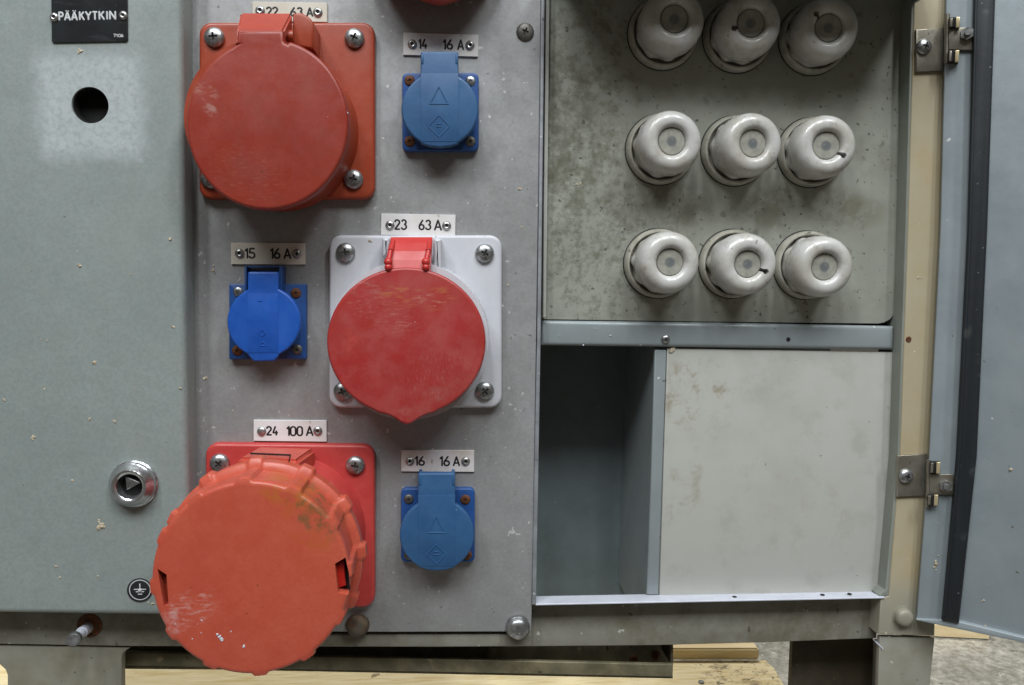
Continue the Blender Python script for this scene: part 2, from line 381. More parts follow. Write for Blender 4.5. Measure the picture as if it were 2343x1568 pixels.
def rnd_spots(n, x0, x1, y0, y1, r0=.7, r1=2.0): return [(random.uniform(x0, x1), random.uniform(y0, y1), random.uniform(r0, r1)*random.choice((.6, 1, 1))) for _ in range(n)]
# ------------------------------------------------------------------ stroke lettering
def arc(cx, cy, rx, ry, a0, a1, n=12): return [(cx+rx*math.cos(math.radians(a0+(a1-a0)*i/n)), cy+ry*math.sin(math.radians(a0+(a1-a0)*i/n))) for i in range(n+1)]
GL = {  # unit height 1, width ~.55
 '0': [arc(.27, .73, .23, .25, 0, 180)+arc(.27, .25, .23, .25, 180, 360)+[(.5, .73)]],
 '1': [[(.06, .76), (.3, 1), (.3, 0)]],
 '2': [arc(.27, .74, .23, .24, 170, -35)+[(.05, .03), (.52, .03)]],
 '3': [arc(.26, .75, .21, .23, 160, -85)+arc(.25, .27, .25, .26, 85, -160)],
 '4': [[(.3, 1), (.03, .28), (.55, .28)], [(.4, .5), (.4, 0)]],
 '5': [[(.48, 1), (.1, 1), (.08, .55)]+arc(.25, .3, .25, .29, 120, -155)],
 '6': [[(.38, 1), (.08, .48)]+arc(.27, .27, .23, .26, 150, 510)],
 '7': [[(.03, 1), (.5, 1), (.2, 0)]],
 'A': [[(0, 0), (.29, 1), (.58, 0)], [(.11, .3), (.47, .3)]],
 'P': [[(.06, 0), (.06, 1), (.3, 1)]+arc(.32, .73, .2, .27, 80, -80)+[(.3, .46), (.08, .46)]],
 'K': [[(.06, 0), (.06, 1)], [(.52, 1), (.08, .42)], [(.22, .58), (.55, 0)]],
 'Y': [[(0, 1), (.28, .48), (.28, 0)], [(.56, 1), (.30, .5)]],
 'T': [[(0, .98), (.56, .98)], [(.28, .93), (.28, 0)]],
 'I': [[(.1, 0), (.1, 1)]],
 'N': [[(.06, 0), (.06, 1), (.5, 0), (.5, 1)]],
}
GL['Ä'] = GL['A'] + [[(.16, 1.17), (.17, 1.17)], [(.41, 1.17), (.42, 1.17)]]
def glyph(bm, ch, x0, y0, x1, y1, h, r):
    """fit glyph into picture box (top-left, bottom-right) on plane h"""
    P0, P1 = XZ(x0, y1, h), XZ(x1, y0, h)
    ws = [p[0] for s in GL[ch] for p in s]; a, bb = min(ws), max(ws); wdt = max(bb-a, .2)
    for s in GL[ch]:
        s2 = [s[0]]
        for u, v in zip(s, s[1:]):
            d = math.dist(u, v); k = 2 if d > .12 else 1
            # double points near corners keep the stroke width there
            if d > .12: s2 += [(u[0]+(v[0]-u[0])*.06/d, u[1]+(v[1]-u[1])*.06/d), (v[0]-(v[0]-u[0])*.06/d, v[1]-(v[1]-u[1])*.06/d)]
            s2.append(v)
        tube(bm, [(P0[0]+(x-a)/wdt*(P1[0]-P0[0]), P0[1]+y*(P1[1]-P0[1])) for x, y in s2], r, .25, 8, h)
# ================================================================== SETTING
b = bmesh.new(); box(b, -2.2, 2.6, -3.0, .35, -.62, -.60)
o = obj('floor', b, m_conc, smooth=0); props(o, 'grey rough concrete floor with wet glints', kind='structure')
# ================================================================== CABINET
cab = thing('distribution_cabinet', CABL, 'grey sheet metal power distribution cabinet with open fuse compartment and recessed cream plate', 'cabinet')
# socket panel
b = bmesh.new()
prism(b, poly([(380, -330), (1240, -330), (1237, 0), (1232, 400), (1226, 800), (1220, 1200), (1215, 1445), (900, 1446), (425, 1444)], 0), -.003, 0, .0004)
pan = obj('socket_panel', b, m_alu, cab)
spatter(pan, rnd_spots(60, 860, 1212, 1100, 1440, .6, 1.7)+rnd_spots(14, 450, 1210, 60, 1000, .8, 1.8)+[(486, 621, 4), (489, 608, 3), (778, 701, 3.5), (469, 866, 4.5), (1188, 432, 4), (1193, 520, 4), (1163, 652, 3), (532, 940, 3)], h=0)
b = bmesh.new()
prism(b, poly([(1238, -330), (1246, -330), (1246, 0), (1241, 400), (1237, 750), (1231, 1100), (1226, 1384), (1217, 1384), (1223, 1040), (1229, 750), (1233, 400), (1238, 0)], .0015), -.045, .0015, .0005)
obj('panel_edge_strip', b, m_edge, cab)
b = bmesh.new(); prism(b, poly([(1246, -330), (1257, -330), (1257, 0), (1252, 450), (1249, 727), (1242, 727), (1244, 450), (1249, 0)], -.004), -.012, -.004, .0005)
obj('board_edge_fold', b, m_plate, cab)
inst('screw', s_pan_old, cab, W(1201, 74, 0), .4)
inst('bolt', s_bolt, cab, W(1184, 1434, .0005), .3, 1.1)
inst('bolt', s_bolt_r, cab, W(818, 1430, .0005), 1)
spatter(cab, [(1206, 762, 5), (1212, 768, 5), (1209, 774, 4), (1202, 769, 3), (1214, 775, 3), (1201, 1374, 3), (1190, 1378, 2.5), (1194, 1366, 2)], m_rustdk, h=-.0006, name='rust_spots')
# fuse board
b = bmesh.new()
HB = -.012
c = [(1240, -330), (2110, -330), (2047, 0), (2047, 0)]
out = [(1243, -330), (2095, -330), (2085, 0), (2066, 500), (2046+2, 712), (2043, 722), (2036, 731), (2024, 738), (2010, 741), (1640, 737), (1236, 731), (1238, 400), (1242, 0)]
prism(b, poly(out, HB), HB-.003, HB, .0004)
fb = obj('fuse_board', b, m_board, cab)
spatter(fb, [(1318, 423, 4), (1310, 424, 3), (1326, 421, 3), (1290, 452, 2)]+rnd_spots(25, 1260, 1500, 300, 720, .5, 1.2), h=HB)
b = bmesh.new(); prism(b, poly([(1238, -330), (2110, -330), (2095, 0), (2050, 760), (1236, 760)], -.02), -.024, -.02, 0); obj('board_backing', b, m_black, cab)
# crossbar: front face and rolled top
def bar(bm, L0, L1, R0_, R1, h0, h1, bev, seg=4):
    prism(bm, poly([L0, R0_, R1, L1], h1), h0, h1, bev, seg)
b = bmesh.new()
prism(b, poly([(1238, 734), (1640, 739), (2046, 747), (2045, 801), (1640, 796), (1237, 791)], HB+.0035), HB-.02, HB+.0035, .0030, 6)
cb = obj('crossbar', b, m_grey, cab)
spatter(cb, [(1360, 752, 2.2), (1365, 752, 2), (1346, 776, 2), (1396, 768, 2.5), (1391, 757, 1.5), (1278, 768, 2), (1334, 790, 2), (1465, 790, 1.5)], m_lip, h=HB+.0037)
sm = pan_screw('screw', .0030, .0022, m_zinc, .6, .17)
inst('screw', sm, cab, W(1522, 776, HB+.0035), .3)
b = bmesh.new(); lathe(b, [(.0016, HB+.003), (.0015, HB+.0037), (0, HB+.0036)], 14, XZ(1803, 777, HB+.0036)); obj('drilled_hole', b, m_black, cab)
# dark compartment
b = bmesh.new()
zt, zb = XZ(1400, 796, HB)[1], XZ(1400, 1366, HB)[1]-.055
xl = XZ(1226, 1000, 0)[0]-.004; xr0 = XZ(1487, 1100, HB)[0]; dk = .095
def quad(bm, *p): bm.faces.new([bm.verts.new(q) for q in p])
yb = -HB
p = lambda x, y, z: Vector((x, y, z))
# inside box, walls 1 mm
hexa(b, [p(xl, yb+dk, zb), p(xr0+.03, yb+dk, zb), p(xr0+.03, yb+dk, zt+.02), p(xl, yb+dk, zt+.02)], [p(xl, yb+dk+.002, zb), p(xr0+.03, yb+dk+.002, zb), p(xr0+.03, yb+dk+.002, zt+.02), p(xl, yb+dk+.002, zt+.02)])
obj('compartment_back', b, m_inner, cab, smooth=0)
b = bmesh.new(); box(b, xl-.001, xl, HB-dk, HB-.001, zb+.04, zt+.02); obj('compartment_side', b, m_inner, cab, smooth=0)
b = bmesh.new(); box(b, xl, xr0+.02, HB-dk, HB-.0205, zt+.004, zt+.005); obj('compartment_roof', b, m_inner, cab, smooth=0)
# divider: flange + wall
b = bmesh.new()
fl = poly([(1497, 800), (1525, 800), (1516, 1080), (1507, 1362), (1479, 1362), (1489, 1080)], HB)
prism(b, fl, HB-.002, HB, .0012, 4)
f = [W(1497, 798, HB-.0021), W(1497+6, 798, HB-.0021), W(1479+6, 1364, HB-.0021), W(1479, 1364, HB-.0021)]
for k_ in (2, 3): f[k_] = f[k_]+Vector((-.001, 0, -.026))
f = [v + Vector((.001, 0, 0)) for v in f]
hexa(b, f, [v+Vector((0, dk-.003, 0)) for v in f])
obj('divider', b, m_grey, cab)
# cream plate
b = bmesh.new()
prism(b, poly([(1526, 797), (2044, 806), (2036, 1045), (2012, 1356), (1508, 1364), (1517, 1080)], HB+.0004), HB-.002, HB+.0004, .0006)
obj('blank_plate', b, m_plate, cab)
b = bmesh.new(); lathe(b, [(.0022, 0), (.002, .0008), (0, .001)], 10, XZ(1537, 800, HB+.0004), ang=lambda a, r, h: 1+.3*math.sin(2*a)); bmesh.ops.translate(b, verts=b.verts, vec=(0, -HB-.0004, 0)); obj('plaster_crumb', b, m_plaster, cab)
# ledge and bottom rail
b = bmesh.new()
zl = W(1600, 1361, HB).z
A0, A1 = W(1222, 1364, HB-.003), W(2004, 1350, HB-.003)
B0, B1 = W(1224, 1382, 0.001), W(2024, 1366, 0.001)
th = Vector((0, 0, -.0012))
v = [A0, A1, B1, B0]
hexa(b, [B0+th, B1+th, B1, B0], [A0+th, A1+th, A1, A0])
bmesh.ops.bevel(b, geom=b.edges[:], offset=.0003, segments=1, affect='EDGES')
lg = obj('ledge', b, m_lip, cab, smooth=30)
b = bmesh.new()
for px, py in ((1617, 1369), (1680, 1366), (1881, 1361), (1943, 1359)):
    q = W(px, py, -.005); mt = Matrix.Translation(q+Vector((0, 0, .0001))) @ Matrix.Diagonal((.0016, .0016, .0003, 1))
    bmesh.ops.create_cone(b, cap_ends=True, segments=10, radius1=1, radius2=1, depth=1, matrix=mt)
o = obj('ledge_holes', b, m_black, cab); o['kind'] = 'stuff'
HR = -.013
b = bmesh.new()
prism(b, poly([(1205, 1384), (2014, 1366), (2005, 1461), (1760, 1470), (1500, 1477), (1170, 1480), (826, 1480), (760, 1480), (760, 1450), (1205, 1450)], HR), HR-.0025, HR, .0008)
obj('bottom_rail', b, m_rail, cab)
b = bmesh.new()     # flange under the socket panel, a little proud
prism(b, poly([(620, 1451), (1000, 1451), (1215, 1451), (1214, 1479.5), (1000, 1481.5), (620, 1480)], -.003), HR, -.003, .0012, 4)
obj('bottom_flange', b, m_rail, cab)
spatter(cab, [(1495, 1415, 8), (1500, 1421, 6), (1491, 1422, 5), (1498, 1408, 4)], m_black, h=HR-.0012, name='dark_rust_pit')
# left base rail under the cover
b = bmesh.new(); prism(b, poly([(-120, 1380), (640, 1380), (640, 1480), (300, 1479), (-120, 1472)], -.002), -.03, -.002, .0008)
lr = obj('base_rail', b, m_rail, cab)
b = bmesh.new(); lathe(b, [(.0082, -.002), (.0078, -.0014), (.0066, -.0012), (.006, -.0018), (0, -.0018)], 28, XZ(205, 1431, -.002)); obj('rusty_hole', b, m_rust, cab)
b = bmesh.new()
q0, q1 = W(200, 1437, .0), W(170, 1461, .024)
def rod(bm, a, c, r0, r1, seg=20):
    d = (c-a); mt = Matrix.Translation((a+c)/2) @ d.to_track_quat('Z', 'Y').to_matrix().to_4x4()
    bmesh.ops.create_cone(bm, cap_ends=True, segments=seg, radius1=r0, radius2=r1, depth=d.length, matrix=mt)
rod(b, q0, W(186, 1448, .012), .0036, .0036); rod(b, W(187, 1447.5, .0115), q1, .0032, .003)
st = obj('stud', b, m_lip, cab)
b = bmesh.new(); rod(b, W(172, 1460, .0225), W(166, 1465, .027), .0047, .0044); bmesh.ops.bevel(b, geom=b.edges[:], offset=.0007, segments=2, affect='EDGES'); obj('stud_head', b, m_zinc, cab)
# legs
b = bmesh.new(); prism(b, poly([(-60, 1474), (300, 1481), (290, 1487), (281, 1494), (278, 1506), (279, 1760), (17, 1760), (17, 1545), (12, 1532), (0, 1521), (-60, 1510)], -.004), -.01, -.004, .0006)
obj('leg', b, m_leg, cab)
# post right
PE = [(2108, -330), (2091, 0), (2077, 523), (2059, 1045), (2034, 1350), (2033, 1364), (2015, 1370)]
DE = [(2180, -330), (2168, 0), (2155, 523), (2129, 1045), (2128, 1200), (2128, 1340), (2139, 1428)]
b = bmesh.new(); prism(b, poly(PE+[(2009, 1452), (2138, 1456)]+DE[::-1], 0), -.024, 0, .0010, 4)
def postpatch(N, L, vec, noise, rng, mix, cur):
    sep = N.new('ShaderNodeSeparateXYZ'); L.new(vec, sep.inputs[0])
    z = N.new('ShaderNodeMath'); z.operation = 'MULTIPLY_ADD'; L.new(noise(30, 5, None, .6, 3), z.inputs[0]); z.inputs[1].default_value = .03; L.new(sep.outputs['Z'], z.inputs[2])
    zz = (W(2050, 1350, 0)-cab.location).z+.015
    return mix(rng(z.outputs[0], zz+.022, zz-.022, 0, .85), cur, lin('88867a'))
m_post = M('yellowed_post_paint_worn', 'a3987f', .38, 0, var=[('9d8e6c', 10, .7), ('a69f8c', 26, .5)], patch=postpatch,  # yellow-tan post colour, blending to grey towards the foot
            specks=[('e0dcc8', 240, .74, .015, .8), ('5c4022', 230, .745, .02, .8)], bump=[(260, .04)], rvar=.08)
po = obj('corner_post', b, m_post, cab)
spatter(po, [(2100, 636, 3.5), (2106, 637, 3), (2111, 636, 2), (2091, 712, 1.5), (2107, 938, 2.5), (2075, 1234, 3), (2077, 1308, 2.5), (2079, 1281, 1.5), (2026, 1449, 3), (2034, 1457, 2), (2046, 1452, 2), (2060, 1450, 2)], h=0)
b = bmesh.new()  # grey inner side of the post
PI = [(2067, -330), (2085, -330)]
prism(b, poly([(2101, -330), (2107, -330), (2090.5, 0), (2076.5, 523), (2058.5, 1045), (2033.5, 1350), (2032.5, 1364), (2012, 1364), (2026, 1350), (2053, 1045), (2071, 523), (2085, 0)], -.0006), -.03, -.0006, .0006)
obj('post_return', b, M('grey_olive_paint', '83877f', .42, .05, var=[('757a70', 20, .7)], bump=[(260, .04)]), cab)
b = bmesh.new(); prism(b, poly([(2012, 1457), (2138, 1460), (2127, 1568), (2110, 1760), (2004, 1760), (2008, 1568)], -.0025), -.006, -.0025, .0006)
obj('leg', b, m_leg, cab)
b = bmesh.new(); hexa(b, [W(2003, 1466, -.003), W(2020, 1483, -.0015), W(2020, 1487, -.0015), W(2003, 1470, -.003)], [v + Vector((0, .004, 0)) for v in (W(2003, 1466, -.003), W(2020, 1483, -.0015), W(2020, 1487, -.0015), W(2003, 1470, -.003))])
obj('bent_corner', b, m_lip, cab)
b = bmesh.new()
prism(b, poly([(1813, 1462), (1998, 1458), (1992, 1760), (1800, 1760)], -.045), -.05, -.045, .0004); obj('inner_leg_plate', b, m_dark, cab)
b = bmesh.new()
f = [W(1997, 1462, -.045), W(2010, 1462, -.0065), W(2002, 1760, -.0065), W(1990, 1760, -.045)]
hexa(b, f, [v+Vector((.0015, 0, 0)) for v in f]); obj('inner_leg_side', b, m_leg, cab)
inst('bolt', s_bolt_p, cab, W(2063, 1409, 0), .2)
b = bmesh.new(); lathe(b, [(.0022, 0), (.0018, .0005), (0, .0001)], 12, XZ(2078, 777, 0)); obj('rusty_hole', b, m_rust, cab)
# shell behind closing the box; out-of-frame hood and side added to shade the fuses
zt0 = W(1200, -330, 0).z; zb0 = W(1200, 1475, HR).z; xl0 = W(-200, 700, 0).x; xr1 = W(2100, 700, 0).x
b = bmesh.new(); box(b, xl0, xr1, -.125, -.123, zb0, zt0); obj('back_sheet', b, m_inner, cab, smooth=0)
b = bmesh.new(); box(b, xl0, xr1, -.1225, .0195, zt0+.0005, zt0+.002); obj('top_sheet', b, m_grey, cab, smooth=0)
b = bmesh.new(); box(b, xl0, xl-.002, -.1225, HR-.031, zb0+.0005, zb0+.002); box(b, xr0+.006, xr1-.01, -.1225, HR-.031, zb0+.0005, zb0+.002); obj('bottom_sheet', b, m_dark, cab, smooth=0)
b = bmesh.new(); box(b, XZ(1262, -100, 0)[0], XZ(2100, -100, 0)[0], HB+.0005, .070, XZ(1400, -80, 0)[1], XZ(1400, -84, 0)[1]); obj('added_shade_hood', b, m_grey, cab, smooth=0)
b = bmesh.new(); box(b, XZ(2092, -100, 0)[0], XZ(2098, -100, 0)[0], .0005, .060, XZ(1400, -20, 0)[1], XZ(1400, -79, 0)[1]); obj('added_shade_side', b, m_grey, cab, smooth=0)
# ================================================================== channel below
ch = thing('steel_channel', W(900, 1548, -.02), 'long dirty steel channel lying under the cabinet bottom rail', 'steel beam')
b = bmesh.new()
prism(b, poly([(240, 1491), (290, 1493), (900, 1506), (1540, 1521), (1539, 1549), (900, 1536), (240, 1522)], -.018), -.021, -.018, .0008, 3); obj('front_lip', b, m_chan, ch)
b = bmesh.new()
f = [W(240, 1455, -.045), W(1538, 1455, -.045), W(1533, 1540, -.045), W(240, 1530, -.045)]
hexa(b, f[::-1], [v+Vector((0, .002, 0)) for v in f[::-1]]); obj('web', b, m_chan, ch, smooth=0)
b = bmesh.new()
f = [W(240, 1522, -.0212), W(1539, 1548, -.0212), W(1533, 1540, -.0448), W(240, 1517, -.0448)]
hexa(b, f, [v-Vector((0, 0, .0015)) for v in f]); obj('bottom_flange', b, m_chan, ch, smooth=0)
b = bmesh.new()
f = [W(1534, 1465, -.0212), W(1539.5, 1465, -.0212), W(1539.5, 1521, -.0212), W(1534, 1521, -.0212)]
hexa(b, f, [v+Vector((0, .024, 0)) for v in f]); obj('end_plate', b, m_dark, ch, smooth=0)
inst('bolt', s_small_r, ch, W(1449, 1508, -.0445)); inst('bolt', s_small_r, ch, W(1500, 1500, -.0445))
# ================================================================== pallet wood
pl = thing('wooden_pallet', onz(1600, 1560, ZP), 'pale wooden pallet with dark stained boards under the cabinet', 'pallet')
b = bmesh.new()
pts = [onz(-40, 1512, ZP), onz(1751, 1511, ZP), onz(1771, 1530, ZP), onz(1793, 1568, ZP), onz(1870, 1700, ZP), onz(-40, 1700, ZP)]
n = len(pts); t_ = [b.verts.new(q) for q in pts]; u_ = [b.verts.new(q-Vector((0, 0, .02))) for q in pts]
b.faces.new(t_); b.faces.new(u_[::-1])
for i in range(n): b.faces.new((t_[i], u_[i], u_[(i+1) % n], t_[(i+1) % n]))
o = obj('plank', b, m_wood, pl, smooth=0); o['label'] = 'stained front board'
b = bmesh.new()
z2 = ZP+.012
f0, f1 = onz(1200, 1511.5, ZP+.0002), onz(1736, 1511, ZP+.0002)
f = [f0, f1, Vector((f1.x, f1.y, z2)), Vector((f0.x, f0.y, z2))]
bk = .055
hexa(b, f, [v+Vector((0, bk, 0)) for v in f]); bmesh.ops.bevel(b, geom=b.edges[:], offset=.0015, segments=2, affect='EDGES')
o = obj('batten', b, m_wood2, pl); o['label'] = 'clean batten lying across the back of the board'
b = bmesh.new(); lathe(b, [(.0028, 0), (.0026, .0008), (.0012, .001), (0, .0006)], 16); bmesh.ops.rotate(b, verts=b.verts, matrix=Matrix.Rotation(-math.pi/2, 3, 'X')); nail = mesh('nail', b, m_zinc)
inst('nail', nail, pl, onz(1604, 1561, ZP+.0003))
off = thing('wood_offcut', onz(2190, 1445, -.598), 'yellowish wood offcut on the floor below the open door', 'wood offcut')
b = bmesh.new(); f = [onz(2060, 1452, -.598), onz(2262, 1462, -.598), onz(2250, 1420, -.598), onz(2060, 1410, -.598)]
hexa(b, [v+Vector((0, 0, .02)) for v in f], f); obj('board', b, m_wood2, off, smooth=0)
# ================================================================== LEFT COVER
HC = .0195
cov = thing('metal_cover', O0, 'blue grey painted sheet metal cover on the left with round black key hole', 'cover panel')
b = bmesh.new()
prism(b, poly([(-160, -330), (416, -330), (416, 0), (418, 300), (421, 600), (427, 1000), (433, 1250), (437, 1410), (200, 1408), (-160, 1403)], HC), .0003, HC, .0045, 6)
me = mesh('sheet', b, m_cover)
cb_ = bmesh.new(); lathe(cb_, [(.0108, .008), (.0108, .03)], 48, XZ(206, 241, HC))
me = boolean(me, [mesh('c', cb_, m_black, 0)])
sheet = obj('sheet', me, None, cov, local=True)
b = bmesh.new(); lathe(b, [(.0106, .0081), (.0106, HC-.0016), (.0104, HC-.0016), (.0104, .0085), (0, .0085)], 48, XZ(206, 241, HC)); obj('key_hole_lining', b, m_black, cov)
spatter(cov, [(184, 118, 5), (180, 121, 4), (214, 829, 5), (218, 828, 4), (262, 964, 4.5), (205, 960, 3), (316, 383, 2.5), (388, 547, 4), (180, 607, 4), (298, 628, 2.5), (75, 1004, 4), (80, 1001, 4),
    (227, 1195, 5), (230, 1205, 6), (225, 1208, 5), (233, 1200, 5), (228, 1190, 3), (341, 1379, 3), (350, 1381, 3), (358, 1382, 3), (12, 1451, 1), (127, 1296, 3), (136, 1321, 3), (224, 1318, 3), (166, 1100, 3), (9, 914, 3), (398, 749, 3), (412, 889, 3), (102, 890, 2.5), (94, 777, 2.2), (108, 779, 2.5)]
    + rnd_spots(26, 10, 410, 20, 1390, .6, 1.5), h=HC)
# nameplate
npl = thing('nameplate', W(205, 60, HC), 'black nameplate with white lettering riveted at the top of the left cover', 'nameplate')
b = bmesh.new(); prism(b, poly(rrect(0, 0, 0, 0, 5, q=[(116, -70), (290, -74), (292, 95), (118, 98)]), HC+.001), HC, HC+.001, .0003)
m_npl = M('black_enamel_plate', '1c1e20', .25, 0, var=[('2c3032', 30, .7), ('4a4f52', 60, .5, .55, .75, (1, 1, 6))], specks=[('8f9494', 200, .72, .03, .6)], coat=.5)
obj('plate', b, m_npl, npl)
m_wht = M('white_lettering', 'b9bcbc', .5)
b = bmesh.new(); xs = [134, 149, 165, 181, 197.5, 212, 227, 243, 252, 268]
for chx, x0, x1 in zip('PÄÄKYTKIN', (134, 147, 163, 181, 195, 211, 226, 242, 250), (145, 161, 177, 193, 209, 223, 239, 245, 265)):
    y = 29.5-(x0-134)*.02
    if chx == 'I': x0, x1 = 243.5, 245
    glyph(b, chx, x0+1.5, y, x1-1.5, y+17, HC+.001, .00052)
obj('lettering', b, m_wht, npl)
b = bmesh.new()
for chx, x0 in zip('7106', (260, 266, 271, 277)): glyph(b, chx, x0, 79, x0+(4.5 if chx != '1' else 2), 85, HC+.001, .0002)
obj('number', b, m_wht, npl)
for x, y in ((124, 40), (282, 36)):
    r_ = inst('rivet', s_rivet, npl, W(x, y, HC+.001), 0, .85); inst('rivet_hole', s_rdot, npl, W(x, y, HC+.0011), 0, 1.1)
# lock
lk = thing('triangle_lock', W(306, 1107, HC), 'round chrome lock with triangular key core low on the left cover', 'lock')
b = bmesh.new()
Rl = 53*.00028
lathe(b, [(Rl*1.0, HC), (Rl*1.0, HC+.0015), (Rl*.95, HC+.0022), (Rl*.93, HC+.0045), (Rl*.86, HC+.0055), (Rl*.80, HC+.0075), (Rl*.70, HC+.0092), (Rl*.62, HC+.0090), (Rl*.53, HC+.0080), (Rl*.50, HC+.0030), (Rl*.50, HC+.0008), (0, HC+.0008)], 56, XZ(306, 1107, HC+.001))
obj('bezel', b, m_chrome, lk)
b = bmesh.new(); lathe(b, [(Rl*.50-.0002, HC+.0009), (Rl*.50-.0002, HC+.0014), (0, HC+.0014)], 32, XZ(306, 1107, HC+.001)); obj('core_recess', b, m_black, lk)
b = bmesh.new(); prism(b, poly([(286, 1090), (322, 1105), (289, 1122)], HC+.006), HC+.0015, HC+.006, .0008); obj('triangle_core', b, m_zinc, lk)
# earth sticker
es = thing('earth_symbol_badge', W(320, 1350, HC), 'small round black badge with white ring and earth symbol beside the big twist-cap socket', 'badge')
b = bmesh.new(); lathe(b, [(.0078, HC), (.0078, HC+.0004), (.0075, HC+.0005), (0, HC+.0005)], 40, XZ(320, 1350, HC)); obj('disc', b, m_npl, es)
b = bmesh.new()
cx, cz = XZ(320, 1350, HC+.0005); ring = [(cx+.0064*math.cos(t*math.pi/24), cz+.0064*math.sin(t*math.pi/24)) for t in range(49)]
tube(b, ring, .00028, .3, 6, HC+.0005); obj('white_ring', b, m_wht, es)
b = bmesh.new()
for s_ in ([(0, .0040), (0, .0004)], [(-.0036, .0004), (.0036, .0003)], [(-.0024, -.0012), (.0024, -.0012)], [(-.0012, -.0028), (.0012, -.0028)]):
    tube(b, [(cx+x, cz+z) for x, z in s_], .00034, .3, 6, HC+.0005)
lathe(b, [(.0011, HC+.0004), (.001, HC+.001), (.0004, HC+.0012), (0, HC+.0008)], 14, (cx, cz))
obj('earth_symbol', b, m_wht, es)
# ================================================================== LABEL PLATES
def label(q, items, rivets, mat, text, filled=False):
    """q: 4 picture corners"""
    c = W(sum(p[0] for p in q)/4, sum(p[1] for p in q)/4, 0)
    t = thing('label_plate', c, text, 'label plate', 'engraved rating labels above the sockets')
    b = bmesh.new(); prism(b, poly(q, .0014), .0001, .0014, .00015, 1); obj('plate', b, mat, t)
    b = bmesh.new()
    for chx, x0, y0, x1, y1 in items: glyph(b, chx, x0+1.3, y0+1.3, x1-1.3, y1-1.3, .0014, .00060)
    obj('lettering', b, m_ink, t)
    for i, (x, y) in enumerate(rivets):
        f = filled and i == 0
        inst('rivet', s_rivet_f if f else s_rivet, t, W(x, y, .0014), random.random())
        if not f: inst('rivet_hole', s_rdot, t, W(x, y, .0015))
    return t
def digits(s, x0, x1, y0, y1):
    out = []; wd = {'1': .48}; tot = sum(wd.get(c, 1) for c in s)+.12*(len(s)-1); u = (x1-x0)/tot; x = x0
    for c in s: w_ = wd.get(c, 1)*u; out.append((c, x, y0, x+w_, y1)); x += w_+.12*u
    return out
label([(577, 4), (748, 7), (748, 51), (577, 48)], digits('22', 609, 636, 16, 38)+digits('63', 664, 692, 17, 38)+[('A', 701, 17.5, 716, 38.5)], [(595, 25), (727, 29)], m_label_d,
      'label plate reading 22 63 A, half hidden behind the top left red socket lid')
label([(923, 75), (1094, 80), (1093, 130), (922, 126)], digits('14', 957, 977.5, 89.5, 112.5)+digits('16', 1013, 1036, 90.5, 114)+[('A', 1046, 91, 1061.5, 115)], [(943, 102), (1075, 104.5)], m_label, 'white label plate reading 14 16 A above the top right blue socket')
label([(872, 489), (1042, 492), (1041, 540), (871, 538)], digits('23', 902, 930.5, 502, 526.5)+digits('63', 957.5, 986, 503, 527)+[('A', 993, 503, 1010.5, 528)], [(892, 515.6), (1021.5, 517)], m_label, 'white label plate reading 23 63 A above the red and white socket')
label([(528, 556), (698, 556.5), (698, 606), (528.5, 605)], digits('15', 560, 583.5, 568, 592)+digits('16', 618, 641, 568, 592.5)+[('A', 649, 568.5, 665.5, 593)], [(548, 580), (679, 581)], m_label_d, 'yellowed label plate reading 15 16 A above the bright blue socket')
label([(580, 961), (747, 962.5), (747, 1011), (580, 1009)], digits('24', 609, 636, 975, 997)+digits('100', 655.5, 692.5, 975, 998)+[('A', 700, 975, 716.5, 998)], [(598.5, 987), (727, 986)], m_label, 'white label plate reading 24 100 A above the large orange twist-cap socket', True)
label([(918, 1030.5), (1084.5, 1031), (1084.5, 1080), (917.5, 1079)], digits('16', 948.5, 971.5, 1043.5, 1066)+digits('16', 1005.5, 1029, 1043.5, 1067)+[('A', 1036, 1044, 1052, 1067)], [(937.5, 1055), (1065, 1055.4)], m_label_s, 'rust stained label plate reading 16 16 A above the bottom right blue socket')
